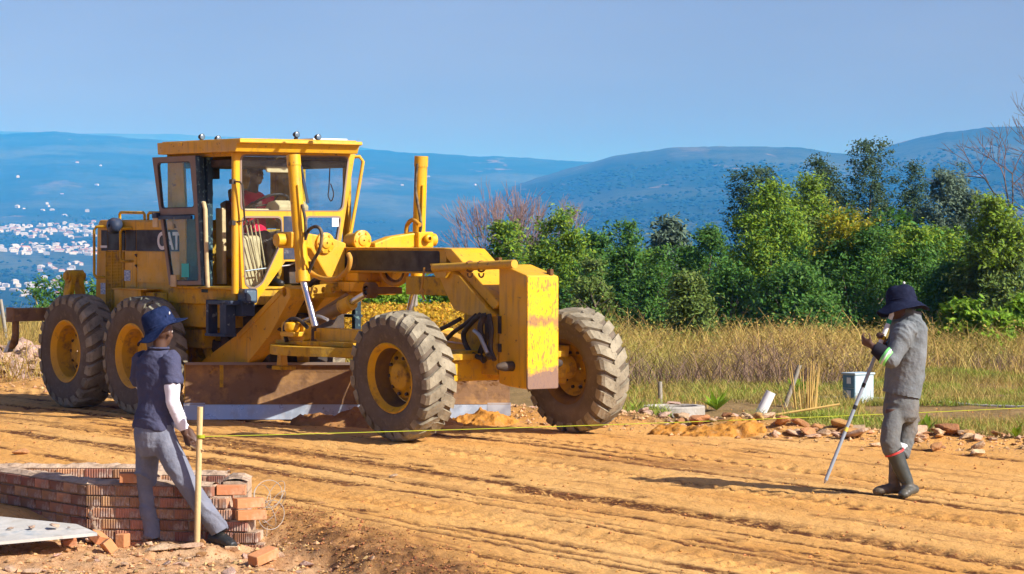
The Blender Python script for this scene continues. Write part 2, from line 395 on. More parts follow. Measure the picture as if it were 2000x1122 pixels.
# ground material: graded orange soil, dry verge soil
def ground_material():
    m = bpy.data.materials.new('graded_orange_soil'); m.use_nodes = True; t = m.node_tree; p = t.nodes['Principled BSDF']
    p.inputs['Roughness'].default_value = .95; p.inputs['Specular IOR Level'].default_value = .1
    tc = t.nodes.new('ShaderNodeTexCoord'); uv = tc.outputs['UV']
    def noise(scale, stretch=(1, 1, 1), det=6, rough=.6):
        mp = t.nodes.new('ShaderNodeMapping'); mp.inputs['Scale'].default_value = stretch; t.links.new(uv, mp.inputs[0])
        n = t.nodes.new('ShaderNodeTexNoise'); n.inputs['Scale'].default_value = scale; n.inputs['Detail'].default_value = det; n.inputs['Roughness'].default_value = rough
        t.links.new(mp.outputs[0], n.inputs['Vector']); return n.outputs[0]
    def ramp(src, lo, hi, st=1.0):
        r = t.nodes.new('ShaderNodeMapRange'); r.inputs[1].default_value = lo; r.inputs[2].default_value = hi; r.inputs[4].default_value = st; t.links.new(src, r.inputs[0]); return r.outputs[0]
    def mix(f, a, b):
        x = t.nodes.new('ShaderNodeMix'); x.data_type = 'RGBA'; t.links.new(f, x.inputs[0])
        for i, c in ((6, a), (7, b)):
            if isinstance(c, tuple): x.inputs[i].default_value = (*c, 1)
            else: t.links.new(c, x.inputs[i])
        return x.outputs[2]
    def attr(n):
        a = t.nodes.new('ShaderNodeAttribute'); a.attribute_name = n; return a.outputs['Fac']
    c = mix(ramp(noise(.8, (.35, 1, 1)), .38, .66), (.61, .31, .082), (.70, .405, .135))
    def mul(a, b):
        k = t.nodes.new('ShaderNodeMath'); k.operation = 'MULTIPLY'; t.links.new(a, k.inputs[0]); t.links.new(b, k.inputs[1]); return k.outputs[0]
    crumb = ramp(noise(24, (.5, 1, 1), 6, .7), .40, .56)
    crumb2 = ramp(noise(13, (.5, 1, 1), 7, .75), .38, .50)
    c = mix(mul(ramp(noise(1.5, (.05, 1, 1), 6, .55), .55, .66, .55), crumb), c, (.27, .11, .034))
    c = mix(mul(ramp(attr('rut'), .12, .55, 1.0), crumb2), c, (.115, .044, .015))
    c = mix(mul(ramp(noise(.7, (.22, 1, 1), 5), .56, .70, .6), crumb2), c, (.22, .088, .028))
    c = mix(ramp(noise(9, (.07, 1, 1), 7), .56, .68, .6), c, (.24, .10, .034))
    c = mix(ramp(noise(30, (.6, 1, 1), 5), .60, .70, .6), c, (.17, .075, .03))
    c = mix(ramp(noise(45, (1, 1, 1), 3), .66, .72, .6), c, (.66, .45, .24))
    verge = mix(ramp(noise(1.6), .4, .62), (.23, .155, .06), (.30, .20, .085))
    verge = mix(ramp(noise(9), .5, .7, .7), verge, (.10, .075, .03))
    pit = mix(ramp(noise(2.2), .4, .62), (.50, .27, .12), (.60, .38, .20))
    pit = mix(ramp(noise(10), .52, .68, .7), pit, (.27, .13, .05))
    bank = mix(ramp(noise(6), .4, .64), (.15, .07, .028), (.40, .21, .08))
    c = mix(attr('pit'), c, pit); c = mix(attr('bank'), c, bank); c = mix(attr('verge'), c, verge)
    t.links.new(c, p.inputs['Base Color'])
    b1 = t.nodes.new('ShaderNodeBump'); b1.inputs['Distance'].default_value = .028; b1.inputs['Strength'].default_value = .9
    t.links.new(noise(26, (.6, 1, 1), 8, .7), b1.inputs['Height']); t.links.new(b1.outputs[0], p.inputs['Normal'])
    return m
M_GND = ground_material()

def fan(name, ds, angs, hfun, mat_, uv=True, attrs=None):
    A, D = np.meshgrid(np.tan(angs), ds)
    X = A * D; Y = D; Z = hfun(X, Y)
    V = np.stack([X.ravel(), Y.ravel(), Z.ravel()], 1)
    nr, nc = X.shape
    i = np.arange(nr - 1)[:, None] * nc + np.arange(nc - 1)[None, :]
    F = np.stack([i, i + 1, i + nc + 1, i + nc], -1).reshape(-1, 4)
    me = fast_mesh(name, V, F, mat_, smooth=True)
    if uv:
        u, v = road_uv(V[:, 0], V[:, 1]); UV = np.stack([u, v], 1)[F.ravel()]
        l = me.uv_layers.new(name='uv'); l.data.foreach_set('uv', UV.astype(np.float32).ravel())
    for k, fn in (attrs or {}).items():
        a = me.attributes.new(k, 'FLOAT', 'POINT'); a.data.foreach_set('value', fn(V[:, 0], V[:, 1]).astype(np.float32))
    return link(name, me)
def a_verge(x, y):
    u, v = road_uv(x, y); return sst(-.1, .35, v - edge_v(u) + .5 * fbm(x * .8, y * .8, 31, 2) - .1)
def a_bank(x, y):
    dd = (x - PA[0]) * PN[0] + (y - PA[1]) * PN[1]
    u, v = road_uv(x, y)
    b = np.exp(-((dd - .0) / .38) ** 2) * sst(23.0, 22.2, y) * sst(-2.2, -1.5, x) * sst(-.25, .15, fbm(x * 2, y * 2, 77, 3))
    return np.clip(b, 0, 1)
angs = np.concatenate([np.linspace(-75, -13, 50)[:-1], np.linspace(-13, 13, 540), np.linspace(13, 75, 50)[1:]])
ds = [2, 6, 10, 14, 17]
while ds[-1] < 66: ds.append(ds[-1] + max(.035, 1.15e-4 * ds[-1] ** 2 * (1 if ds[-1] < 36 else 2.2)))
ground = fan('ground', np.array(ds), np.radians(angs), gz, M_GND, attrs={'rut': lambda x, y: rut_lines(*road_uv(x, y)), 'verge': a_verge, 'pit': pit_mask, 'bank': a_bank})
ground['kind'] = 'structure'

# far valley and hills
RX = [-1500, -300, 0, 100, 300, 700, 900, 1050, 1130]; RYL = [268, 262, 262, 258, 272, 291, 303, 311, 316]
RX2 = [600, 760, 880, 1000, 1130, 1200, 1320, 1450, 1560, 1640, 1700, 1760, 1850, 1950, 2200, 3500]; RYR = [620, 520, 430, 362, 322, 300, 285, 284, 288, 300, 298, 280, 258, 250, 246, 255]
def far_h(x, y):
    u = 1000 + FPX * x / np.maximum(y, 1)
    z0 = np.interp(y, _GY, _GZ)
    def hill(D0, D1, py):
        s = np.clip((y - D0) / (D1 - D0), 0, 1)
        p = 632 + (py - 632) * s ** .75
        zz = CAMZ + (HOR - p) / FPX * y
        top = CAMZ + (HOR - py) / FPX * D1
        return np.where(y > D1, top - (y - D1) * .10, zz)
    n = fbm(x / 420, y / 700, 50, 5)
    pl = np.interp(u, RX, RYL); pr = np.interp(u, RX2, RYR)
    pl = pl + 3.0 * vn(u / 37, u * 0, 3) + 1.6 * vn(u / 9, u * 0, 4); pr = pr + 2.2 * vn(u / 41, u * 0, 5) + 1.4 * vn(u / 8, u * 0, 6)
    hl = hill(2300, 8200, pl); hr = hill(1900, 5600, pr)
    wl = sst(1500, 1000, u); wr = sst(560, 640, u)
    hb = hill(6000, 12500, np.interp(u, [-1500, 0, 150, 330, 480, 620, 760, 1200, 3000], [262, 256, 262, 262, 270, 278, 296, 330, 330]) + 2 * vn(u / 50, u * 0, 8))
    h = np.maximum(np.where(wl > 0, hl, -999), np.where(wr > 0.02, hr * wr + -120 * (1 - wr), -999))
    h = np.maximum(h, np.where(y > 6000, hb, -999))
    k = sst(1500, 2600, y)
    z = z0 * (1 - k) + np.maximum(h, -110) * k
    amp = 20 * sst(1800, 3500, y) * sst(8200, 6500, y) * np.where(u < 1100, 1, .6)
    z = z + amp * n
    z = z + sst(70, 160, y) * sst(1600, 600, y) * 1.2 * fbm(x / 14, y / 14, 60, 3)
    return z - .4 * (y < 68)
M_HILL = mat('hazy_hill_woods', (.010, .034, .018), .95, .05, coords='Object', var=[
    ((.03, .05, .028), .006, .42, .62, .8), ((.20, .155, .10), .0022, .60, .68, .75, (1, .45, 1)), ((.02, .035, .016), .013, .5, .62, .85), ((.30, .22, .15), .009, .64, .69, .7, (1, .5, 1)), ((.11, .12, .06), .0011, .48, .60, .6), ((.015, .028, .014), .05, .5, .62, .6)])
fa = np.concatenate([np.linspace(-50, -14, 30)[:-1], np.linspace(-14, 14, 420), np.linspace(14, 50, 30)[1:]])
fd = np.concatenate([np.geomspace(62, 1500, 70)[:-1], np.linspace(1500, 9000, 150)[:-1], np.linspace(9000, 15000, 25)])
hills = fan('valley_and_hills', fd, np.radians(fa), far_h, M_HILL, uv=False)
hills['kind'] = 'structure'
def far_pt(u, d):
    x = (u - 1000) / FPX * d
    return Vector((x, d, float(far_h(np.array([x]), np.array([d]))[0])))

# haze: one closed box of even air round camera and scene
def haze_box():
    m = bpy.data.materials.new('hazy_air'); m.use_nodes = True; t = m.node_tree; t.nodes.clear()
    out = t.nodes.new('ShaderNodeOutputMaterial'); pv = t.nodes.new('ShaderNodeVolumePrincipled')
    pv.inputs['Color'].default_value = (.020, .152, .43, 1); pv.inputs['Absorption Color'].default_value = (1, 1, 1, 1); pv.inputs['Density'].default_value = 3.5e-4; pv.inputs['Anisotropy'].default_value = -.25
    t.links.new(pv.outputs[0], out.inputs['Volume'])
    o = MB().box((-13500, -120, -150), (13500, 15500, 365)).build('haze', m); o['kind'] = 'stuff'; return o
haze = haze_box()

# ================================================================== MOTOR GRADER (its own frame: X forward, Y to its left, Z up)
grader = thing('motor_grader', 'weathered yellow motor grader with open cab door standing on the dirt road', 'road grader', GO, (0, 0, math.atan2(-.8, .6)))
# ---- wheels
TR, TW = .655, .185
def tyre_mesh():
    b = MB()
    prof = [(-.125, .335), (-.165, .35), (-.182, .40), (-.192, .47), (-.188, .545), (-.172, .60), (-.12, .622), (0, .628), (.12, .622), (.172, .60), (.188, .545), (.192, .47), (.182, .40), (.165, .35), (.125, .335)]
    b.lathe(prof, 56, 0)
    N = 23
    for side in (-1, 1):
        for k in range(N):
            a0 = 2 * math.pi * (k + (.5 if side > 0 else 0)) / N
            # stations from buttress over the shoulder to past the centre: (axial, top radius, base radius, angle shift, half width)
            st = [(.196, .560, .54, -.03, .040), (.193, .615, .565, -.01, .050), (.168, .645, .60, .010, .055), (.10, .656, .607, .075, .060), (.01, .659, .608, .150, .058), (-.03, .657, .608, .185, .034)]
            jit = random.uniform(-.012, .012); V = []; Fc = []
            for (y, rt, rb, da, hw) in st:
                for (rr, ww) in ((rb, hw * 1.12), (rt - random.uniform(0, .006), hw)):
                    for s_ in (-1, 1):
                        a = a0 + jit + da + s_ * ww / rt
                        V.append((rr * math.cos(a), y * side, rr * math.sin(a)))
            for i in range(len(st) - 1):
                o = i * 4; q = o + 4
                Fc += [(o + 2, o + 3, q + 3, q + 2), (o, o + 2, q + 2, q), (o + 1, q + 1, q + 3, o + 3)]
            Fc += [(0, 1, 3, 2), (q, q + 2, q + 3, q + 1)]
            b.add(V, Fc, 1, False)
    me = b.mesh('tyre'); me.materials.append(M_RUBB); me.materials.append(M_RUBT); return me
def rim_mesh(front):
    b = MB()
    b.lathe([(-.12, .300), (.03, .285), (.06, .27), (.13, .30), (.15, .33), (.165, .36)], 48, 0)
    b.lathe([(-.13, .335), (-.168, .362), (-.172, .352), (-.160, .330), (-.14, .318), (-.12, .300)], 48, 1)
    b.lathe([(-.171, .358), (-.178, .348), (-.168, .338)], 48, 1)
    me = b.mesh('rim'); me.materials.append(M_BARR if front else M_YELD); me.materials.append(M_YELD if front else M_YEL); return me
def hub_mesh(front):
    b = MB()
    if front:
        b.lathe([(.05, .272), (.035, .26), (.03, .235), (.0, .225), (-.01, .15), (-.05, .14), (-.065, .12), (-.065, .01)], 32, 0)
    else:
        b.lathe([(.05, .272), (.03, .25), (.025, .17), (.0, .16), (-.015, .13), (-.015, .01)], 32, 0)
    me = b.mesh('hub'); me.materials.append(M_YELD); return me
def nut_mesh(): 
    b = MB(); b.cyl((0, .03, 0), (0, -.02, 0), .018, 6); me = b.mesh('wheel_nut'); me.materials.append(M_DARK); return me
M_BARR = mat('dirt_caked_rim', (.20, .115, .03), .8, .1, var=[((.10, .065, .035), 6, .4, .65, .8)], bump=.006, bscale=25)
ME_TYRE, ME_RIMF, ME_RIM, ME_HF, ME_HR, ME_NUT = tyre_mesh(), rim_mesh(True), rim_mesh(False), hub_mesh(True), hub_mesh(False), nut_mesh()
def wheel(x, y, front, steer=0, lean=0, spin=0):
    wl = link('wheel', ME_HF if front else ME_HR, grader, loc=(x, y, TR), rot=(R(lean), 0, R(steer)))
    if y > 0:
        wl.rotation_euler = (R(-lean) , 0, R(steer + 180))
    t = link('tyre', ME_TYRE, wl, rot=(0, R(spin), 0)); link('rim', ME_RIMF if front else ME_RIM, wl)
    for k in range(10):
        a = 2 * math.pi * k / 10
        link('wheel_nut', ME_NUT, wl, loc=(.19 * math.cos(a), -.012 if front else .020, .19 * math.sin(a)))
    return wl
wheel(-.76, -1.03, False, spin=4); wheel(.76, -1.03, False, spin=11); wheel(-.76, 1.03, False); wheel(.76, 1.03, False)
for w_ in (wheel(5.82, -1.07, True, 4, 6, spin=3), wheel(5.82, 1.05, True, 4, 6, spin=9)): w_.scale = (.96, .97, .96); w_.location.z = TR * .96

def part(b, name, mats, bevel=0.0, parent=None): return b.build(name, mats, parent or grader, bevel)
# ---- rear: tandem cases, rear frame, engine hood
for s_ in (-1, 1):
    b = MB(); y0_, y1_ = sorted((s_ * .62, s_ * .835))
    b.prism([(-1.02, .50), (-.90, .42), (.90, .42), (1.02, .50), (1.02, .78), (.86, .88), (-.86, .88), (-1.02, .78)], 'Y', y0_, y1_)
    part(b, 'tandem_case', M_YELD, .012)
b = MB(); b.box((-1.25, -.40, .52), (2.2, .40, .96)); b.cyl((-.1, -.62, .66), (-.1, .62, .66), .16)
part(b, 'rear_frame', M_YELD, .01)
b = MB()
b.prism([(-1.255, .93), (-1.185, 2.10), (-1.13, 2.16), (.80, 2.155), (.80, .93)], 'Y', -.55, .55)
hood = part(b, 'engine_hood', M_YEL, .018)
for x0_, x1_ in ((-1.08, -.94), (-.50, -.27), (-.255, .79)): part(MB().box((x0_, -.556, 1.802), (x1_, -.5495, 2.04)), 'stripe', M_BLK, 0, hood)
part(MB().box((-1.09, -.560, 1.835), (-.94, -.5555, 1.862)), 'reflector', M_WHITE, 0, hood)
# black louvre and the perforated side grille
b = MB(); b.box((-.93, -.553, 1.805), (-.515, -.5495, 2.035))
for k in range(9): b.box((-.92, -.566, 1.815 + k * .024), (-.525, -.553, 1.827 + k * .024))
part(b, 'louvre', M_BLK, 0, hood)
b = MB(); b.box((-.95, -.5515, 1.10), (-.535, -.549, 1.795), 1)
for x_ in (-.95, -.812, -.675, -.545): b.box((x_ - .008, -.570, 1.10), (x_ + .008, -.5515, 1.795))
for k in range(40): b.box((-.944, -.564, 1.105 + k * .0172), (-.543, -.5515, 1.1125 + k * .0172))
for k in range(30):
    b.box((-.94 + k * .0134, -.561, 1.105), (-.9365 + k * .0134, -.552, 1.79))
part(b, 'side_grille', [M_YELD, M_BLK], 0, hood)
# hood doors stand a little proud, seams between
b = MB(); b.box((-.245, -.562, 1.445), (.79, -.5495, 1.796)); b.box((.04, -.566, 1.47), (.07, -.562, 1.49))
hd = part(b, 'hood_door', M_YEL, .005, hood)
b = MB()
for z_ in (1.76, 1.64): b.tube([(-.235, -.562, z_), (-.235, -.585, z_), (-.20, -.585, z_ - .02)], .008, 6)
part(b, 'latch', M_DARK, 0, hd)
part(MB().box((-.245, -.562, 2.045), (.79, -.5495, 2.135)), 'hood_panel', M_YEL, .005, hood)
part(MB().box((-.515, -.560, 1.385), (-.262, -.5495, 1.795)), 'hood_panel', M_YEL, .005, hood)
part(MB().box((-1.16, -.560, 1.10), (-.965, -.5495, 1.80)), 'hood_panel', M_YEL, .005, hood)
for (a_, c_) in (((242, 528), (254, 549)), ((196, 553), (207, 575))):
    p0 = G(a_[0], a_[1], Y=-.566); p1 = G(c_[0], c_[1], Y=-.566)
    part(MB().box((p0.x, -.5635, p1.z), (p1.x, -.5605, p0.z)), 'sticker', M_STICK, 0, hood)
b = MB(); b.box((-.50, -.74, 1.362), (.30, -.55, 1.378)); b.box((-.48, -.72, 1.10), (.13, -.55, 1.362))
part(b, 'tool_box', M_YEL, .006)
b = MB(); b.box((.13, -.66, 1.02), (.62, -.55, 1.34)); b.tube([(.36, -.55, 1.33), (.36, -.68, 1.33), (.36, -.68, 1.05), (.36, -.55, 1.05)], .014, 6)
part(b, 'side_cover', M_YELD, .006)
# handrails
for pts in ([(-.97, -.55, 2.08), (-1.06, -.63, 2.08), (-1.095, -.64, 2.04), (-1.095, -.64, 1.53), (-1.06, -.63, 1.49), (-.97, -.55, 1.49)],
            [(-.36, -.55, 2.06), (-.44, -.63, 2.06), (-.475, -.64, 2.02), (-.475, -.64, 1.73), (-.44, -.64, 1.685), (-.34, -.64, 1.685), (-.32, -.55, 1.685)],
            [(-.74, -.50, 2.15), (-.74, -.50, 2.225), (-.71, -.50, 2.245), (-.19, -.50, 2.238), (-.165, -.50, 2.215), (-.165, -.50, 2.15)],
            [(-.085, -.50, 2.15), (-.085, -.50, 2.215), (-.05, -.50, 2.238), (.5, -.50, 2.232), (.53, -.50, 2.21), (.53, -.50, 2.15)]):
    b = MB(); b.tube(pts, .017, 8); part(b, 'handrail', M_YELD)
# rear work lamp on its bracket
b = MB(); b.box((-.78, -.60, 2.09), (-.66, -.55, 2.15), 1); b.lathe([(-.0, .02), (.01, .075), (.06, .095), (.13, .09), (.14, .02)], 18, 0, Matrix.Translation((-.60, -.72, 2.09)), ax='Y')
b.cyl((-.66, -.62, 2.10), (-.60, -.63, 2.10), .03, 8, 0)
part(b, 'work_lamp', [M_NAVY, M_YEL], 0)
# stripe lettering
cu = bpy.data.curves.new('lettering', 'FONT'); cu.body = 'CAT'; cu.size = .268; cu.extrude = .002; cu.offset = .008; cu.space_character = .92
tmp = bpy.data.objects.new('t', cu); COL.objects.link(tmp); bpy.context.view_layer.update()
me = bpy.data.meshes.new_from_object(tmp.evaluated_get(bpy.context.evaluated_depsgraph_get())); bpy.data.objects.remove(tmp)
me.materials.append(M_WHITE); me.transform(Matrix.Rotation(R(90), 4, 'X'))
link('lettering', me, hood, loc=(.225, -.560, 1.828))
# ---- ripper at the rear
b = MB()
p = G(28, 614, X=-2.1)
b.box((-2.18, -1.20, .965), (-2.02, 1.20, 1.12)); b.box((-2.20, -1.215, .955), (-2.0, -1.20, 1.13))
for y_ in (-.45, .45): b.box((-2.02, y_ - .05, .98), (-1.2, y_ + .05, 1.08))
part(b, 'ripper_beam', M_MOLD, .01)
for y_ in (-1.14, 0, 1.14):
    b = MB(); b.tube([(-2.1, y_, 1.0), (-2.1, y_, .80), (-2.13, y_, .72), (-2.2, y_, .66)], [.045, .045, .05, .04], 8)
    sh = part(b, 'ripper_shank', M_MOLD)
    b = MB(); b.prism([(-2.16, .715), (-2.20, .735), (-2.36, .585), (-2.24, .60)], 'Y', y_ - .035, y_ + .035); part(b, 'tip', M_STEEL, .004, sh)
b = MB()
for y_ in (-.80, -.56):
    yy = -.68 + (y_ + .68) * .35
    b.bar((-1.5, y_, 1.05), (-1.5, yy, 1.50), .06, .16, 0, up=(1, 0, 0))
b.cyl((-1.5, -.78, 1.50), (-1.5, -.58, 1.50), .075, 14); b.cyl((-1.50, -.81, 1.50), (-1.50, -.55, 1.50), .045, 12)
b.box((-1.62, -.85, .98), (-1.2, -.50, 1.06))
part(b, 'ripper_bracket', M_YELD, .008)

# ---- cab
def plate(pts, ax, lo, hi, holes=()):
    b = MB(); b.prism(pts, ax, lo, hi, 0, holes); return b
def rrect(x0, x1, z0, z1, r=.06, n=4, x0b=None, x1b=None):
    """rounded quadrilateral, bottom edge may differ"""
    x0b = x0 if x0b is None else x0b; x1b = x1 if x1b is None else x1b
    c = [(x0b, z0), (x1b, z0), (x1, z1), (x0, z1)]; return rpoly(c, r, n)
def rpoly(c, r=.06, n=4):
    out = []
    k = len(c)
    for i in range(k):
        p = Vector((*c[i], 0)); a = Vector((*c[i - 1], 0)); d = Vector((*c[(i + 1) % k], 0))
        rr = min(r, (a - p).length * .4, (d - p).length * .4)
        A = p + (a - p).normalized() * rr; D = p + (d - p).normalized() * rr
        for j in range(n + 1):
            t = j / n; q = A * (1 - t) ** 2 + p * 2 * t * (1 - t) + D * t * t
            out.append((q.x, q.y))
    return out
def inset(poly, d):
    cx_ = sum(p[0] for p in poly) / len(poly); cy_ = sum(p[1] for p in poly) / len(poly)
    out = []
    for x, z in poly:
        L = math.hypot(x - cx_, z - cy_); out.append((cx_ + (x - cx_) * (1 - d / L), cy_ + (z - cy_) * (1 - d / L)))
    return out
def window(poly, ax, pos, parent, sill=.018, thick=.03):
    """rubber gasket and pane of one window"""
    b = MB(); b.prism(inset(poly, -.004), ax, pos - thick / 2, pos + thick / 2, 0, [inset(poly, sill)])
    g = part(b, 'window', M_TRIM, 0, parent)
    b = MB(); b.prism(inset(poly, sill * .7), ax, pos - .003, pos + .003); part(b, 'pane', M_GLASS, 0, g)
XF = 2.33
W_UP = rrect(-.755, .635, 2.245, 2.845, .07, 4, -.755, .555)
W_LN = rpoly([(-.742, 2.185), (-.235, 2.185), (-.222, 1.93), (-.485, 1.455), (-.60, 1.40), (-.70, 1.45)], .06)
W_LF = rpoly([(.075, 2.19), (.535, 2.19), (.47, 1.86), (.36, 1.74), (.20, 1.78), (.07, 1.95)], .05)
outer = [(-.81, 2.87), (.72, 2.87), (.70, 2.80), (.52, 1.86), (.47, 1.45), (.40, 1.38), (.16, 1.70), (-.19, 1.70), (-.50, 1.335), (-.58, 1.29), (-.68, 1.31), (-.735, 1.40)]
ff = part(plate(outer, 'X', XF - .05, XF, [W_UP, W_LN, W_LF]), 'cab_front_frame', M_YEL, .012)
for wp in (W_UP, W_LN, W_LF): window(wp, 'X', XF - .01, ff)
part(MB().box((XF - .02, -.215, 1.72), (XF + .004, .055, 2.19)), 'front_panel', M_NAVY, .006, ff)  # dark blue puts shade and reflected sky into the panel colour
# side nearer the camera: pillars, header, lower panels, quarter glass
b = MB(); b.box((.82, -.78, 2.83), (XF - .05, -.70, 2.90)); part(b, 'door_header', M_YELD, .008)
b = MB(); b.prism([(.80, 2.83), (1.13, 2.83), (1.19, 2.0), (1.20, 1.36), (1.05, 1.36), (1.05, 1.98), (.96, 2.10), (.80, 2.14)], 'Y', -.76, -.72); part(b, 'rear_pillar', M_YEL, .008)
b = MB(); b.box((1.56, -.785, 1.36), (1.70, -.715, 2.83)); part(b, 'door_pillar', M_TEAL, .008)
b = MB(); b.box((1.205, -.755, 1.36), (1.56, -.735, 2.16)); part(b, 'quarter_panel', M_OLIVE, .006)
b = MB(); b.box((1.14, -.752, 2.16), (1.56, -.744, 2.83)); part(b, 'quarter_glass', M_GLASS); b = MB(); b.box((1.20, -.66, 2.0), (1.54, -.63, 2.75)); part(b, 'dark_interior_sheet', M_OLIVE, .02)  # second box: added dark sheet standing in for the dim interior
b = MB(); b.cyl((XF - .035, -.80, 1.36), (XF - .035, -.80, 2.86), .038, 10); part(b, 'front_pillar', M_YEL)
# far side and rear plates with openings
FS = part(plate([(.80, 1.36), (2.28, 1.36), (2.28, 2.87), (.80, 2.87)], 'Y', .655, .70, [rrect(1.36, 2.17, 1.76, 2.785, .05)]), 'cab_side', M_YELD, .008)
part(MB().box((1.34, .675, 1.74), (2.19, .680, 2.80)), 'pane', M_GLASS, 0, FS)
RP = part(plate([(-.70, 2.06), (.655, 2.06), (.655, 2.87), (-.70, 2.87)], 'X', .80, .835, [rrect(-.62, .13, 2.14, 2.74, .05), rrect(.36, .58, 2.20, 2.74, .05)]), 'cab_rear', M_YELD, .008)
part(MB().box((1.05, -.72, 1.38), (1.085, .655, 2.05)), 'rear_panel', M_YELD, .006, RP); part(MB().box((.815, -.64, 2.12), (.820, .15, 2.75)), 'pane', M_GLASS, 0, RP); part(MB().box((.815, .34, 2.18), (.820, .60, 2.75)), 'pane', M_GLASS, 0, RP)
b = MB(); b.box((.84, -.78, 1.235), (XF - .06, .66, 1.40)); b.box((.98, -.84, 1.40), (XF - .04, .66, 1.43)); b.box((1.0, -.72, .98), (1.9, .6, 1.235))
part(b, 'cab_floor', M_YELD, .01)
# roof
b = MB()
b.prism([(.83, 2.872), (.815, 3.0), (2.555, 3.0), (2.56, 2.965), (2.50, 2.955), (2.46, 2.87)], 'Y', -.90, .66)
b.box((.86, -.86, 3.0), (2.50, .62, 3.012))
roof = part(b, 'cab_roof', M_YEL, .012)
b = MB(); b.box((.95, -.74, 2.72), (2.26, .64, 2.80)); part(b, 'headliner', M_DARK, .01)
part(MB().box((1.95, .06, 3.012), (2.5, .50, 3.03)), 'roof_plate', M_WHITE, .004, roof)
for (u_, v_, Y_) in ((393, 270, -.72), (425, 274, -.60), (578, 272, -.30), (620, 274, .02)):
    q = G(u_, v_, Y=Y_); q.z = 3.055 if u_ in (393, 578) else 3.035
    M = Matrix.Translation(q) @ Matrix.Rotation(R(-90), 4, 'Z')
    b = MB(); b.lathe([(-.036, .008), (-.032, .022), (.0, .032), (.025, .034), (.03, .029)], 14, 0, Matrix.Translation(q), ax='X')
    b.lathe([(.028, .029), (.032, .02), (.033, .002)], 14, 1, Matrix.Translation(q), ax='X'); b.box((q.x - .015, q.y - .015, 3.005), (q.x + .015, q.y + .015, q.z - .03), 0)
    part(b, 'roof_lamp', [M_DARK, M_LENS], 0, roof)
part(MB().box((1.28, -.908, 2.955), (1.36, -.90, 2.995)), 'marker_lamp', M_YELW, .004, roof)
# open door folded back along the cab
YD = -.88
dpoly = [G(*q, Y=YD) for q in ((297, 308), (382, 304), (394, 557), (330, 557))]; dp = [(q.x, q.z) for q in dpoly]
ug = rpoly([(lambda q: (q.x, q.z))(G(*q, Y=YD)) for q in ((306, 318), (371, 315), (379, 406), (314, 408))], .05)
lg = rpoly([(lambda q: (q.x, q.z))(G(*q, Y=YD)) for q in ((317, 422), (381, 418), (388, 549), (334, 550))], .04)
door = part(plate(dp, 'Y', YD, YD + .045, [ug, lg]), 'cab_door', M_TRIM, .006)
for pl in (ug, lg):
    b = MB(); b.prism(inset(pl, -.003), 'Y', YD + .006, YD + .03, 0, [inset(pl, .016)]); g = part(b, 'window', M_DARK, 0, door)
    b = MB(); b.prism(inset(pl, .010), 'Y', YD + .016, YD + .021); part(b, 'pane', M_GLASS, 0, g)
q0 = G(353, 515, Y=YD); q1 = G(367, 542, Y=YD); part(MB().box((q0.x, YD + .010, q1.z), (q1.x, YD + .0155, q0.z)), 'sticker', M_TSTK, 0, door)
b = MB()
for (u_, v_) in ((306, 432), (341, 548)):
    q = G(u_, v_, Y=YD); b.box((q.x - .06, YD - .02, q.z - .07), (q.x + .05, YD, q.z + .06))
part(b, 'hinge', M_CREAM, .006, door)
q = G(304, 421, Y=YD - .03); b = MB(); b.box((q.x - .05, YD - .05, q.z - .03), (q.x + .05, YD, q.z + .03)); b.box((q.x + .05, YD - .03, q.z - .045), (dp[1][0] - .06, YD, q.z - .005))
part(b, 'door_handle', M_NAVY, .005, door)
b = MB(); b.prism([(dp[1][0] + .003, dp[1][1]), (dp[1][0] + .09, dp[1][1] - .02), (dp[2][0] + .075, dp[2][1]), (dp[2][0] + .003, dp[2][1])], 'Y', YD - .01, YD + .05)
part(b, 'door_edge', M_TEAL, .006, door)
# cab interior: seat, console, levers, wheel column, mirror, wiper
b = MB(); b.box((1.18, -.24, 1.72), (1.70, .24, 1.84)); b.bar((1.24, 0, 1.78), (1.08, 0, 2.36), .46, .13); b.bar((1.09, 0, 2.36), (1.06, 0, 2.50), .26, .09)
b.box((1.28, -.18, 1.43), (1.6, .18, 1.72), 1)
part(b, 'operator_seat', [M_SEAT, M_DARK], .03)
b = MB(); b.bar((1.62, -.56, 1.45), (1.60, -.56, 2.28), .05, .14, 0, up=(1, 0, 0)); part(b, 'arm_panel', M_CREAM, .01)
b = MB(); b.prism([(1.86, 1.43), (2.14, 1.43), (2.10, 1.95), (2.06, 1.99), (1.92, 1.99), (1.88, 1.95)], 'Y', -.58, -.36); part(b, 'side_console', M_CREAM, .02)
for k in range(3):
    b = MB(); b.tube(spline([(1.96, -.54 + .06 * k, 1.98), (1.94, -.54 + .06 * k, 2.06), (1.98 + .02 * k, -.52 + .05 * k, 2.12)], 4), .010, 6); b.lathe([(-.02, .004), (0, .02), (.02, .004)], 8, 0, Matrix.Translation((1.98 + .02 * k, -.52 + .05 * k, 2.13)), ax='Z'); part(b, 'lever', M_DARK)
for k in range(4):
    b = MB(); t0 = G(479 + 8 * k, 428, X=2.22); t1 = G(503 + 6 * k, 556 - 5 * k, X=2.22); b.tube([t0, t1], .008, 6); part(b, 'control_rod', M_CREAM)
b = MB(); b.tube([(2.27, -.66, 1.60), (2.27, -.1, 1.66), (2.28, .05, 1.72)], .009, 6); part(b, 'wiper_linkage', M_STEEL)
b = MB(); b.tube([(1.83, -.86, 1.42), (1.80, -.86, 1.75), (1.78, -.86, 2.26), (1.75, -.86, 2.33), (1.68, -.86, 2.34)], .024, 8); part(b, 'grab_rail', M_CREAM)
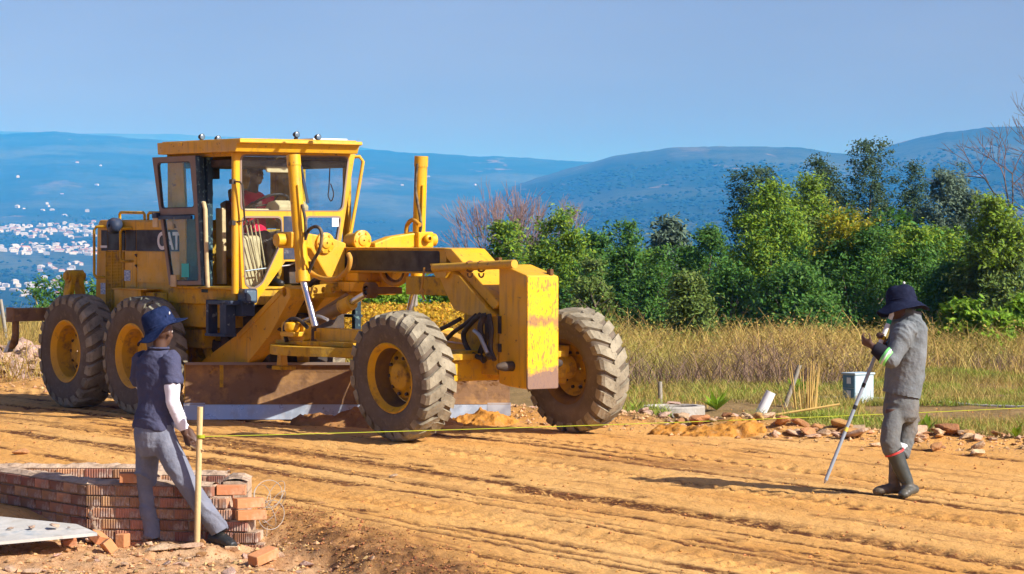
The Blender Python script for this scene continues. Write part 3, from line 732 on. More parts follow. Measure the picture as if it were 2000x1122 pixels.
b = MB(); b.bar((2.12, .02, 1.45), (2.05, .02, 2.22), .12, .12); part(b, 'steering_column', M_DARK, .01); b = MB(); b.prism([(1.95, 2.20), (2.24, 2.20), (2.26, 2.30), (2.16, 2.36), (2.02, 2.34), (1.95, 2.27)], 'Y', -.22, .16)
b.prism([(2.02, 2.24), (2.10, 2.24), (2.10, 2.27), (2.02, 2.27)], 'Y', -.6, -.22)
part(b, 'steering_console', M_CREAM, .02)
b = MB(); M = Matrix.Translation((1.93, -.12, 2.34)) @ Euler((0, R(-28), 0)).to_matrix().to_4x4()
ring = [M @ Vector((.19 * math.cos(a), .19 * math.sin(a), 0)) for a in np.linspace(0, 2 * math.pi, 28)]
b.tube(ring, .016, 8, cap=False)
for a in (0, 2.1, 4.2): b.cyl(M @ Vector((0, 0, -.02)), M @ Vector((.19 * math.cos(a), .19 * math.sin(a), 0)), .010, 6)
b.cyl(M @ Vector((0, 0, -.02)), (2.06, -.06, 2.22), .03, 8)
part(b, 'steering_wheel', M_DARK)
b = MB(); b.prism(rrect(-.36, .10, 2.66, 2.755, .03), 'X', 2.20, 2.23); part(b, 'rear_view_mirror', M_CREAM, .008)
b = MB(); b.tube(spline([(XF + .02, -.05, 2.90), (XF + .03, -.03, 2.80), (XF + .02, .03, 2.6)], 4), .012, 6); b.bar((XF + .02, .0, 2.72), (XF + .015, .09, 2.33), .012, .03); part(b, 'wiper', M_NAVY)
q0 = G(648, 426, X=XF); q1 = G(661, 443, X=XF); part(MB().box((XF + .003, q0.y, q1.z), (XF + .006, q1.y, q0.z)), 'sticker', M_WHITE)
b = MB(); b.tube([(XF - .05, .70, 2.84), (XF + .02, .76, 2.845), (XF + .03, .80, 2.79), (XF + .02, .77, 2.6), (XF + .0, .66, 2.02), (XF, .60, 1.96)], .019, 8); part(b, 'grab_rail', M_YEL)
b = MB(); b.tube([(XF - .04, -.84, 2.56), (XF + .06, -.80, 2.55), (XF + .08, -.78, 2.52), (XF + .06, -.74, 2.14), (XF - .04, -.84, 2.12)], .011, 6); b.box((XF - .06, -.86, 2.53), (XF + .0, -.80, 2.58)); b.box((XF - .06, -.86, 2.09), (XF + .0, -.80, 2.14)); part(b, 'mirror_bracket', M_DARK)
for pts in ([(2.0, .60, 2.72), (1.95, .62, 2.5), (1.92, .63, 2.42), (1.98, .63, 2.36), (2.03, .63, 2.44), (1.97, .63, 2.55)], [(1.30, -.5, 2.72), (1.34, -.52, 2.55), (1.33, -.5, 2.42), (1.25, -.5, 2.36)], [(1.22, -.45, 2.72), (1.18, -.46, 2.58), (1.10, -.47, 2.5)]):
    b = MB(); b.tube(spline(pts, 5), .007, 5); part(b, 'cable', M_DARK)
b = MB(); b.box((1.14, -.60, 2.60), (1.36, -.42, 2.72)); part(b, 'radio_box', M_DARK, .01)
# lamp and steps under the cab
b = MB(); q = G(488, 578, X=2.40); b.prism(rrect(q.y - .09, q.y + .07, q.z - .08, q.z + .075, .03), 'X', 2.30, 2.44); b.prism(rrect(q.y - .065, q.y + .055, q.z - .055, q.z + .055, .02), 'X', 2.44, 2.446, 1); b.bar((2.3, q.y, q.z + .05), (2.2, q.y + .05, 1.36), .04, .04)
part(b, 'front_lamp', [M_NAVY, M_LENS], .006)
b = MB(); 
b.box((1.85, -.90, .90), (1.90, -.78, 1.29)); b.box((2.14, -.90, .93), (2.27, -.78, 1.27)); b.box((1.85, -.90, 1.24), (2.36, -.66, 1.285)); b.box((1.86, -.92, .90), (2.26, -.76, .93)); b.box((2.20, -.78, 1.12), (2.40, -.62, 1.285))
part(b, 'access_step', M_NAVY, .005)
b = MB(); b.box((1.9, .72, .85), (1.97, .80, 1.30)); b.box((2.25, .72, .85), (2.32, .80, 1.30)); b.box((1.9, .70, .86), (2.32, .82, .90)); b.box((1.9, .70, 1.08), (2.32, .82, 1.11)); b.bar((2.1, .70, 1.2), (2.1, .6, 1.25), .3, .06); part(b, 'access_step', M_TEAL, .005)

# ---- hitch, transmission clutter under the cab
b = MB(); b.box((.60, -.60, .88), (1.08, -.42, 1.235)); b.prism([(1.0, 1.235), (1.35, 1.235), (1.28, .95), (1.06, .95)], 'Y', -.62, -.45); b.box((.62, -.64, .74), (1.35, -.40, .95))
part(b, 'hitch_bracket', M_YELD, .012)
b = MB(); b.bar((1.05, -.48, .95), (1.50, -.48, .45), .12, .13); b.bar((.8, -.46, .80), (1.1, -.46, .5), .1, .08)
part(b, 'support_strut', M_YELD, .01)
b = MB(); b.box((1.35, -.42, .55), (2.35, .42, 1.22)); b.cyl((2.2, -.40, .95), (2.2, .40, .95), .26, 18); b.box((2.3, -.30, .8), (2.75, .30, 1.15)); b.cyl((1.6, -.50, .72), (1.6, -.42, .72), .15, 14); b.box((1.25, -.52, .60), (1.5, -.42, .82))
part(b, 'transmission', M_DARK, .02)
b = MB()
b.prism([(1.70, .60), (2.1, .52), (2.35, .9), (2.35, 1.1), (1.75, 1.1)], 'Y', -.46, -.425); part(b, 'side_shield', M_DARK, .01)
for k in range(14):
    y_ = -.40 + .055 * (k % 8); x0_ = 2.30 + .05 * (k % 4); z0_ = 1.02 + .03 * (k % 5)
    b = MB(); b.tube(spline([(1.9 + .06 * k % .4, y_ - .04, .75 + .04 * (k % 6)), (x0_, y_, z0_), (2.75, y_ + .03, 1.30 + .02 * (k % 3)), (3.25, y_ * .5 + .02, 1.66)], 6), .017 + .006 * (k % 2), 6); part(b, 'hydraulic_hose', M_HOSE)
for k, dz in enumerate((0, .05)):
    b = MB(); b.tube(spline([G(562, 590 + 60 * k, Y=-.52), G(520, 640, Y=-.53) , G(480, 685, Y=-.53), G(440, 700, Y=-.52), G(420, 690 - 20 * k, Y=-.50), G(405, 650, Y=-.48)], 6), .020, 7); part(b, 'hydraulic_hose', M_DARK)

# ---- main frame: beam, gooseneck, descending rear leg
bm_top, bm_bot = 1.858, 1.60
b = MB()
b.box((3.05, -.18, bm_bot + .012), (5.30, .18, bm_top - .014))
b.box((3.0, -.205, bm_top - .014), (5.31, .205, bm_top)); b.box((3.1, -.205, bm_bot), (5.22, .205, bm_bot + .012))
b.prism([(3.10, 1.845), (3.45, 1.61), (2.62, .98), (2.20, .80), (2.20, 1.12), (2.45, 1.25)], 'Y', -.17, .17)
mf = part(b, 'main_frame', M_YEL, .008)
p0 = G(672, 487, Y=-.185); p1 = G(858, 529, Y=-.185)
part(MB().prism(rpoly([(p0.x + .02, bm_bot + .02), (p1.x, bm_bot + .02), (p1.x, bm_top - .03), (p0.x + .08, bm_top - .03), (p0.x, bm_top - .10)], .03), 'Y', -.1865, -.180), 'stripe', M_BLK, 0, mf)
b = MB(); b.cyl((3.62, -.19, 1.71), (3.62, -.181, 1.71), .085, 20); part(b, 'access_hole', M_DARK, 0, mf)
# gooseneck
b = MB()
b.prism([(5.30, 1.858), (5.42, 1.85), (6.20, 1.34), (6.20, 1.30), (6.12, 1.26), (5.35, 1.75)], 'Y', -.21, .21)
b.prism([(5.12, 1.70), (5.24, 1.61), (5.47, 1.30), (5.52, 1.25), (5.82, 1.19), (6.16, 1.19), (6.16, 1.215), (5.62, 1.585), (5.40, 1.655), (5.36, 1.71)], 'Y', -.25, .25)
part(b, 'gooseneck', M_YEL, .012)
b = MB(); b.box((4.66, -.23, 1.385), (5.44, .23, 1.568)); part(b, 'frame_box', M_YELD, .008)
b = MB()
b.cyl(G(848, 524, Y=-.29), G(1005, 516, Y=-.29), .042, 12); 
for u_ in (918, 940):
    q = G(u_, 521, Y=-.29); b.tube([(q.x, -.29 + .05 * math.cos(a), q.z + .05 * math.sin(a)) for a in np.linspace(-2.4, 2.4, 12)], .012, 6, 1)
    q2 = q + Vector((0, 0, -.07)); b.tube([(q2.x + .04 * math.cos(a), -.29, q2.z + .035 * math.sin(a)) for a in np.linspace(-3.3, .2, 9)], .010, 6, 1)
b.prism([(5.18, 1.70), (5.52, 1.70), (5.44, 1.56), (5.28, 1.56)], 'Y', -.30, -.235)
part(b, 'wheel_lean_cylinder', [M_YEL, M_CLOD], .004)
b = MB(); b.tube(spline([(5.09, -.30, 1.66), (5.10, -.33, 1.52), (5.09, -.33, 1.42), (5.12, -.32, 1.34)], 5), .013, 6); b.tube([(5.05, -.33, 1.42), (5.09, -.33, 1.45), (5.14, -.33, 1.42)], .012, 6); part(b, 'hose_end', M_HOSEY)
# push block
b = MB()
b.prism([(6.20, .545), (6.20, 1.685), (6.26, 1.70), (6.655, 1.60), (6.655, .53), (6.63, .505), (6.36, .52)], 'Y', -.20, .16)
pb = part(b, 'push_block', M_YEL, .015)
b = MB(); b.prism(rrect(-.21, .165, .505, 1.595, .025), 'X', 6.655, 6.68); part(b, 'push_plate', M_YELW, .006, pb)
b = MB(); b.lathe([(0, .05), (.10, .048), (.17, .03), (.19, .006)], 14, 0, Matrix.Translation((6.42, -.20, .72)) @ Matrix.Rotation(R(180), 4, 'Z'), ax='Y'); part(b, 'hitch_pin', M_DARK, 0, pb); b = MB(); b.lathe([(0, .05), (.12, .045), (.16, .03), (.18, .006)], 14, 0, Matrix.Translation((6.52, .16, .74)), ax='Y'); part(b, 'hitch_pin', M_DARK, 0, pb)
b = MB(); b.box((6.20, -.212, 1.03), (6.25, -.20, 1.20)); b.box((6.20, -.212, .85), (6.25, -.20, .93)); part(b, 'side_bracket', M_DARK, .004, pb)
part(MB().box((6.17, -.22, 1.685), (6.23, -.18, 1.77)), 'lifting_lug', M_CLOD, .004, pb); part(MB().box((6.60, .08, 1.60), (6.66, .12, 1.66)), 'lifting_lug', M_CLOD, .004, pb)
# front bolster, axle, tie rod, hoses
b = MB()
b.prism([(5.62, 1.20), (6.18, 1.22), (6.18, .62), (5.62, .62)], 'Y', -.20, .20)
b.prism([(-.85, .56), (.85, .56), (.85, .70), (.42, .86), (-.42, .86), (-.85, .70)], 'X', 5.66, 5.92)
for s_ in (-1, 1):
    b.cyl((5.78, s_ * .72, .655), (5.78, s_ * 1.0, .655), .12, 14); b.bar((5.78, s_ * .84, .5), (5.78, s_ * .88, .88), .16, .12, 0, up=(1, 0, 0))
part(b, 'front_axle', M_YELD, .012)
b = MB(); b.cyl((5.50, -.95, .62), (5.50, .95, .62), .035, 10); b.bar((5.95, -.80, .80), (5.95, .80, .80), .05, .06); part(b, 'tie_rod', M_YELD, .004)
b = MB(); b.tube(spline([(5.62, -.24, 1.16), (5.35, -.26, 1.06), (5.0, -.24, .98), (4.6, -.2, .95)], 6), .022, 7); part(b, 'hydraulic_hose', M_DARK)
for pix, Y_, r_, m_ in (([(938, 615), (920, 632), (905, 655), (918, 688), (945, 702)], -.30, .026, M_DARK), ([(946, 615), (938, 640), (945, 672), (958, 700)], -.33, .030, M_DARK), ([(955, 614), (960, 645), (958, 680), (966, 704)], -.30, .024, M_DARK),
                        ([(930, 616), (905, 636), (885, 650), (868, 668)], -.26, .022, M_DARK), ([(926, 646), (936, 655), (944, 672), (952, 690)], -.36, .020, M_STEEL), ([(948, 612), (952, 650), (938, 690), (946, 706)], -.24, .028, M_DARK)):
    b = MB(); b.tube(spline([G(u_, v_, Y=Y_) for u_, v_ in pix], 6), r_, 7); part(b, 'hydraulic_hose', m_)

# ---- drawbar, circle
b = MB()
b.box((3.50, -.56, .885), (4.40, -.36, 1.02)); b.box((3.50, .36, .885), (4.40, .56, 1.02)); b.box((3.46, -.56, .9), (3.66, .56, .99))
b.bar((4.30, -.46, .95), (5.55, -.06, .84), .15, .12); b.bar((4.30, .46, .95), (5.55, .06, .84), .15, .12); b.box((5.45, -.11, .77), (5.68, .11, .90))
part(b, 'drawbar', M_YEL, .012)
b = MB()
b.prism(rpoly([(2.98, .87), (3.42, .87), (3.42, 1.075), (2.98, 1.075)], .05), 'Y', -.66, -.56)
b.lathe([(-.05, .055), (-.02, .085), (.05, .085), (.06, .05)], 14, 0, Matrix.Translation((3.30, -.72, 1.02)), ax='Z')
b.box((3.15, -.78, .93), (3.42, -.6, .98))
part(b, 'ball_stud', M_YEL, .01)
b = MB()
b.lathe([(.84, .98), (.84, .80), (.76, .76), (.745, .80), (.745, .98), (.84, .98)], 48, 0, Matrix.Translation((3.55, 0, 0)), ax='Z', smooth=False)
for s_ in (-1, 1): b.box((2.9, s_ * .62 - .06, .845), (4.2, s_ * .62 + .06, .885))
part(b, 'circle_ring', M_YELD, .004)
# blade carrier plates
bl0 = Vector((2.14, -1.38, 0)); bl1 = Vector((4.22, 1.42, 0)); bd = (bl1 - bl0).normalized(); bnrm = Vector((bd.y, -bd.x, 0))   # bnrm: towards the front of the machine
MBL = Matrix(((bd.x, bnrm.x, 0, bl0.x), (bd.y, bnrm.y, 0, bl0.y), (0, 0, 1, 0), (0, 0, 0, 1))); BL = (bl1 - bl0).length
b = MB()
for t_ in (1.25, 2.15):
    b = MB(); b.prism([(t_ - .07, .80), (t_ + .07, .80), (t_ + .06, .40), (t_ - .02, .32)], 'Y', -.75, -.52, 0); b.v = [MBL @ p for p in b.v]
    part(b, 'blade_bracket', M_YELD, .01)
b = MB(); b.prism([(2.74, .865), (2.87, .865), (2.84, .78), (2.87, .60), (2.76, .60), (2.79, .76)], 'Y', -.58, -.50); part(b, 'circle_foot', M_YEL, .008)
b = MB(); b.box((2.70, -.60, .56), (2.90, -.42, .60)); b.box((3.0, -.62, .73), (4.3, -.56, .845)); part(b, 'circle_rail', M_YELD, .008)
# moldboard: curved section swept along the blade
sec = []
for k in range(13):
    a = -.95 + k * .150; sec.append((-.40 + .42 * math.cos(a) - .05, .335 + .36 * math.sin(a)))
sec = [(y - .0, z) for y, z in sec]
def sweep(sec_, t0, t1, th, m, nseg=24):
    b = MB(); V = []; Fc = []; n = len(sec_)
    prof = [(y, z) for y, z in sec_] + [(y - th, z) for y, z in reversed(sec_)]
    k = len(prof)
    for i in range(nseg + 1):
        t = t0 + (t1 - t0) * i / nseg
        for y, z in prof: V.append(MBL @ Vector((t, -y - .40, z)))
    for i in range(nseg):
        for j in range(k):
            Fc.append((i * k + j, i * k + (j + 1) % k, (i + 1) * k + (j + 1) % k, (i + 1) * k + j))
    Fc += [tuple(range(k)), tuple(range(nseg * k + k - 1, nseg * k - 1, -1))]
    b.add(V, Fc, 0, False); return b
secm = [(.06, .60), (.075, .55), (.08, .50), (.075, .43), (.06, .36), (.04, .29), (.015, .22), (-.02, .17)]
part(sweep(secm, 0, BL, .03, 0), 'moldboard', M_MOLD)
b = sweep([(-.010, .19), (-.025, .165), (-.06, .075), (-.085, .012)], .0, BL, .022, 0, 4); ce_ = part(b, 'cutting_edge', M_EDGE)
b = sweep([(-.022, .185), (-.067, .08), (-.095, .008)], BL - .24, BL + .01, .02, 0, 1); part(b, 'end_bit', M_STEEL, 0, ce_)
b = sweep([(-.022, .185), (-.067, .08), (-.095, .008)], -.01, .22, .02, 0, 1); part(b, 'end_bit', M_STEEL, 0, ce_)
b = sweep([(.052, .618), (.053, .59)], 0, BL, .05, 0, 2); part(b, 'top_rail', M_TRIM)
b = sweep([(.05, .60), (.065, .55), (.07, .50), (.065, .43), (.05, .36), (.03, .29), (.005, .22)], -.012, .20, .012, 0, 1); part(b, 'end_plate', M_YELD)
b = sweep([(.05, .59), (.065, .55), (.07, .49), (.065, .42), (.05, .35)], .37, .41, .03, 0, 1); part(b, 'stiffener', M_YELD)
b = MB()
for k in range(22):
    t_ = .08 + k * (BL - .16) / 21; q = MBL @ Vector((t_, -.36, .125)); b.lathe([(-.03, .016), (0, .016), (.006, .004)], 8, 0, Matrix.Translation(q) @ Matrix.Rotation(math.atan2(bnrm.y, bnrm.x), 4, 'Z'), ax='X')
part(b, 'edge_bolts', M_STEEL, 0, ce_)

# ---- saddle, lift cylinders, side links
b = MB()
for s_ in (-1, 1):
    b.prism([(s_ * .18, 1.90), (s_ * .40, 1.97), (s_ * .62, 2.0), (s_ * .80, 2.02), (s_ * .80, 1.88), (s_ * .62, 1.84), (s_ * .42, 1.55), (s_ * .205, 1.50)][::s_], 'X', 3.36, 3.50)
    b.cyl((3.43, s_ * .74, 1.935), (3.43, s_ * 1.0, 1.935), .068, 14); b.box((3.30, s_ * .80 - .10, 1.85), (3.56, s_ * .80 + .10, 2.02))
    for x_ in (3.28, 3.60): b.lathe([(-.03, .02), (-.02, .05), (.02, .05), (.03, .02)], 12, 0, Matrix.Translation((x_, s_ * .80, 1.95)), ax='X')
b.box((3.15, -.205, 1.50), (3.75, .205, 1.598)); b.prism([(3.12, 1.40), (3.72, 1.40), (3.80, 1.50), (3.1, 1.50)], 'Y', -.26, .26)
part(b, 'saddle', M_YEL, .014)
b = MB()
for (u_, v_, y_) in ((633, 475, -.42), (705, 470, .02)):
    q = G(u_, v_, X=3.5); M = Matrix.Translation(q)
    b.lathe([(-.22, .075), (-.02, .08), (-.015, .11), (.035, .11), (.04, .06), (.055, .055), (.06, .01)], 18, 0, M, ax='X')
    for k in range(6):
        a = k * math.pi / 3; b.cyl(q + Vector((.03, .085 * math.cos(a), .085 * math.sin(a))), q + Vector((.05, .085 * math.cos(a), .085 * math.sin(a))), .014, 6)
part(b, 'lock_pin_housing', M_YEL, .004)
# link bar with holes
hl = []
for (u_, v_) in ((616, 568), (632, 567), (651, 566), (684, 566)):
    q = G(u_, v_, X=3.46); hl.append([(q.y + .030 * math.cos(a), q.z + .036 * math.sin(a)) for a in np.linspace(0, 2 * math.pi, 13)[:-1]])
b = MB(); b.prism(rpoly([(-.60, 1.32), (-.20, 1.32), (-.10, 1.36), (.24, 1.34), (.26, 1.44), (.10, 1.475), (-.10, 1.44), (-.16, 1.50), (-.56, 1.46)], .03), 'X', 3.42, 3.46, 0, hl)
b.prism(rpoly([(-.60, 1.325), (.24, 1.345), (.24, 1.43), (-.58, 1.44)], .03), 'X', 3.30, 3.33)
part(b, 'link_bar', M_YELD, .006)
# diagonal arm with an eye at its top
b = MB()
eye = Vector((2.95, 1.385))
b.prism([(3.06, 1.42), (2.97, 1.455), (2.88, 1.42), (1.98, .90), (1.30, .62), (1.0, .42), (1.30, .36), (2.2, .60), (2.66, .92), (3.07, 1.33)], 'Y', -.60, -.40, 0, [[(eye.x + .045 * math.cos(a), eye.y + .05 * math.sin(a)) for a in np.linspace(0, 2 * math.pi, 13)[:-1]]])
b.prism([(2.85, 1.40), (1.95, .88), (2.05, .86), (2.9, 1.36)], 'Y', -.612, -.60)
part(b, 'swing_arm', M_YEL, .012)
# lift cylinders
for s_ in (-1, 1):
    y_ = .80 * s_
    if s_ < 0: top, mid, low = Vector((3.447, y_, 2.80)), Vector((3.625, y_, 1.535)), Vector((3.765, y_ + .06, 1.05))
    else: top, mid, low = Vector((3.47, y_, 2.815)), Vector((3.40, y_, 1.56)), Vector((3.36, y_ - .12, 1.0))
    b = MB(); b.cyl(top, mid, .068, 18); d_ = (mid - top).normalized(); b.cyl(top - d_ * .012, top + d_ * .10, .074, 18); b.cyl(mid - d_ * .08, mid + d_ * .03, .076, 18)
    b.tube([top + d_ * .3 + Vector((.075, -.02, 0)), mid - d_ * .1 + Vector((.08, -.02, 0))], .013, 6)
    lc = part(b, 'lift_cylinder', M_YEL, .004)
    b = MB(); b.cyl(mid, low, .037, 14); part(b, 'piston_rod', M_CHR, 0, lc)
# centre shift cylinder
a0 = Vector((3.10, -.45, 1.03)); a1 = Vector((3.82, -.34, 1.285)); a2 = Vector((4.10, -.30, 1.40))
b = MB(); b.cyl(a0, a1, .066, 16); d_ = (a1 - a0).normalized(); b.cyl(a1 - d_ * .14, a1 + d_ * .02, .078, 16, 1); b.bar(a0 + Vector((.05, .02, .075)), a1 + Vector((-.1, .02, .085)), .03, .03); b.cyl(a0 - d_ * .09, a0 + d_ * .05, .075, 14, 1)
cs = part(b, 'side_shift_cylinder', [mat('dirty_brown_barrel', (.20, .13, .06), .5, .4, var=[((.30, .19, .08), 6, .45, .7, .7)]), M_YEL], .003)
b = MB(); b.cyl(a1, a2, .036, 14); part(b, 'piston_rod', M_CHR, 0, cs)
b = MB(); b.lathe([(-.06, .05), (-.05, .085), (.05, .085), (.06, .05)], 14, 0, Matrix.Translation(a2 + Vector((.03, 0, .02))), ax='Y'); b.box((a2.x - .05, a2.y - .03, a2.z - .02), (a2.x + .10, a2.y + .35, a2.z + .05)); part(b, 'knuckle', M_CLOD, .01, cs)
b = MB(); b.prism([(3.74, 1.60), (4.02, 1.60), (3.92, 1.44), (3.86, 1.36), (3.66, 1.36), (3.70, 1.46)], 'Y', .06, .20); part(b, 'frame_bracket', M_YEL, .012)
# yellow hoses looping by the cylinders
def hose(pix, Y, r, m): 
    b = MB(); b.tube(spline([G(u_, v_, Y=Y_) if not isinstance(Y, (int, float)) else G(u_, v_, Y=Y) for (u_, v_, *rest) in pix for Y_ in [rest[0] if rest else Y]], 7), r, 8); return part(b, 'hydraulic_hose', m)
hose([(597, 470), (590, 490), (600, 525), (625, 543), (655, 545), (678, 528), (684, 508), (680, 496)], -.70, .026, M_HOSEY)
hose([(596, 468), (603, 450), (618, 443), (628, 455), (625, 485), (612, 510), (602, 535)], -.76, .018, M_HOSE)
hose([(590, 400), (596, 430), (597, 470)], -.80, .016, M_HOSE)
hose([(746, 528), (752, 546), (770, 556), (788, 550), (796, 530)], -.1, .024, M_HOSEY)
hose([(750, 528), (758, 542), (772, 550), (784, 544), (790, 530)], -.06, .016, M_HOSE)
hose([(820, 440), (806, 430), (795, 442), (794, 470), (800, 483)], .70, .024, M_HOSEY)
hose([(815, 320), (812, 370), (820, 420), (822, 445), (812, 480)], .73, .016, M_HOSE)
hose([(560, 668), (556, 640), (568, 624), (585, 626), (600, 640)], -.70, .022, M_DARK)
hose([(640, 625), (620, 618), (596, 626), (590, 632)], -.66, .018, M_STEEL)
# dirt clods lying on the far blade end are part of the windrow below

# ================================================================== PEOPLE
def mm(name, base, **k): return mat(name, base, **k)
M_SKIN = mat('dark_skin', (.085, .042, .026), .5, .4, bump=.0008, bscale=200)
M_NAVYC = mat('navy_hat_cloth', (.010, .019, .058), .9, .1, var=[((.03, .045, .12), 40, .45, .7, .6)], bump=.002, bscale=160)
M_NAVYD = mat('dark_navy_hat_cloth', (.010, .013, .032), .9, .1, var=[((.025, .03, .06), 40, .45, .7, .6)], bump=.002, bscale=160)
M_TEE = mat('slate_blue_cotton', (.062, .066, .115), .9, .1, var=[((.10, .10, .155), 6, .45, .7, .5)], bump=.022, bscale=13, bdetail=4)
M_JEAN = mat('grey_blue_work_trousers', (.175, .19, .235), .92, .1, var=[((.25, .26, .30), 7, .45, .7, .6), ((.11, .11, .125), 3, .5, .7, .5)], bump=.022, bscale=13, bdetail=4)
M_JACK = mat('grey_work_jacket_cloth', (.145, .165, .172), .9, .1, var=[((.225, .24, .245), 5, .45, .7, .6), ((.13, .13, .14), 9, .5, .72, .5)], bump=.022, bscale=13, bdetail=4)
M_TROU = mat('dusty_grey_trousers', (.135, .145, .142), .92, .1, var=[((.24, .19, .14), 4, .48, .72, .6), ((.09, .085, .09), 10, .5, .7, .5)], bump=.022, bscale=13, bdetail=4)
M_SLEEVE = mat('white_sleeve', (.76, .77, .84), .85, .15, bump=.0015, bscale=90)
M_BOOT = mat('green_black_rubber_boot', (.042, .050, .044), .35, .5, var=[((.20, .14, .08), 6, .5, .75, .6)])
M_BOOTD = mat('dusty_rubber_boot', (.05, .045, .035), .6, .3, var=[((.27, .19, .11), 5, .35, .6, .8)])
M_SHOE = mat('black_leather_shoe', (.018, .020, .020), .3, .5, var=[((.2, .14, .08), 9, .55, .75, .5)])
M_RED = mat('red_rubber_trim', (.55, .05, .04), .5, .4)
M_LIME = mat('lime_reflective_tape', (.25, .80, .22), .4, .4)
M_SILV = mat('silver_reflective_tape', (.62, .66, .64), .3, .5)
M_DARKC = mat('dark_sleeve_cloth', (.02, .02, .028), .9, .1, bump=.002, bscale=150)
M_REDC = mat('red_cotton_shirt', (.72, .015, .06), .9, .1, bump=.002, bscale=120)
M_BRNC = mat('brown_trouser_cloth', (.16, .12, .085), .9, .1, bump=.002, bscale=120)
M_EYE = mat('eye_white', (.55, .5, .45), .3, .5)

def loft(b, pts, rad, side=None, n=16, capr=(0, 0)):
    """closed tube with elliptic sections; rad: (across, deep) per point; side: across direction(s)"""
    pts = [Vector(p) for p in pts]; k = len(pts); V = []; Fc = []
    for i, p in enumerate(pts):
        t = (pts[min(i + 1, k - 1)] - pts[max(i - 1, 0)]).normalized()
        sv = side[i] if isinstance(side, list) else side
        sv = Vector(sv) if sv is not None else Vector((1, 0, 0))
        sv = sv - t * sv.dot(t)
        if sv.length < 1e-4: sv = t.orthogonal()
        sv.normalize(); q = t.cross(sv)
        ra, rd = rad[i] if isinstance(rad[i], (tuple, list)) else (rad[i], rad[i])
        for j in range(n):
            a = 2 * math.pi * j / n
            V.append(p + sv * math.cos(a) * ra + q * math.sin(a) * rd)
    for i in range(k - 1):
        for j in range(n):
            Fc.append((i * n + j, i * n + (j + 1) % n, (i + 1) * n + (j + 1) % n, (i + 1) * n + j))
    Fc.append(tuple(range(n - 1, -1, -1))); Fc.append(tuple(range((k - 1) * n, k * n)))
    b.add(V, Fc, 0, True)
def ball(b, c, r, M=None, n=12):
    c = Vector(c); r = r if isinstance(r, (tuple, list)) else (r, r, r); V = []; Fc = []; h = n // 2
    for i in range(1, h):
        th = math.pi * i / h
        for j in range(n):
            a = 2 * math.pi * j / n
            p = Vector((r[0] * math.sin(th) * math.cos(a), r[1] * math.sin(th) * math.sin(a), r[2] * math.cos(th)))
            V.append(c + (M @ p if M is not None else p))
    top = len(V); V.append(c + (M @ Vector((0, 0, r[2])) if M is not None else Vector((0, 0, r[2])))); V.append(c - (M @ Vector((0, 0, r[2])) if M is not None else Vector((0, 0, r[2]))))
    for i in range(h - 2):
        for j in range(n): Fc.append((i * n + j, (i + 1) * n + j, (i + 1) * n + (j + 1) % n, i * n + (j + 1) % n))
    for j in range(n):
        Fc.append((top, j, (j + 1) % n)); Fc.append((top + 1, (h - 2) * n + (j + 1) % n, (h - 2) * n + j))
    b.add(V, Fc, 0, True)
def fuse(b, name, mats, parent, voxel=.011, smooth=6, wrinkle=0, wsc=(9, 9, 22), seed=0):
    """union of lofts -> one continuous skin, with cloth folds pushed along the normals"""
    me0 = b.mesh(name + '_src'); o = bpy.data.objects.new('tmp', me0); COL.objects.link(o)
    r = o.modifiers.new('r', 'REMESH'); r.mode = 'VOXEL'; r.voxel_size = voxel; r.use_smooth_shade = True
    s_ = o.modifiers.new('s', 'SMOOTH'); s_.iterations = smooth; s_.factor = .5
    dg = bpy.context.evaluated_depsgraph_get(); me = bpy.data.meshes.new_from_object(o.evaluated_get(dg))
    bpy.data.objects.remove(o); bpy.data.meshes.remove(me0); me.name = name
    if wrinkle:
        n = len(me.vertices); co = np.empty(n * 3, np.float32); no = np.empty(n * 3, np.float32)
        me.vertices.foreach_get('co', co); me.vertices.foreach_get('normal', no); co = co.reshape(-1, 3); no = no.reshape(-1, 3)
        a = co[:, 0] * wsc[0] + co[:, 1] * wsc[1]; z = co[:, 2] * wsc[2]
        f = fbm(a + 1.2 * z * .3, z + a * .7, 200 + seed, 3)
        g_ = fbm(a * .45 + 5, z * .45, 230 + seed, 2)
        f = 1.15 * np.maximum(0, 1 - np.abs(f) * 4.5) ** 1.4 * sst(-.25, .35, g_) + .55 * g_ - .2
        co = co + no * (f * wrinkle)[:, None]
        me.vertices.foreach_set('co', co.astype(np.float32).ravel()); me.update()
    me.polygons.foreach_set('use_smooth', np.ones(len(me.polygons), bool))
    me.materials.clear()
    for m in (mats if isinstance(mats, (list, tuple)) else [mats]): me.materials.append(m)
    return link(name, me, parent)
def finger(b, root, d, curl_ax, L, r, curl):
    """three phalanges bending towards the palm"""
    p = Vector(root); d = Vector(d).normalized(); pts = [p - d * .012, p]; rr = [r, r]
    for i, f in enumerate((.45, .32, .26)):
        d = Matrix.Rotation(curl[i], 3, curl_ax) @ d; p = p + d * L * f; pts.append(p.copy()); rr.append(r * (.95 - .09 * i))
    loft(b, pts, rr, n=8); ball(b, pts[-1], rr[-1] * .98, n=8)
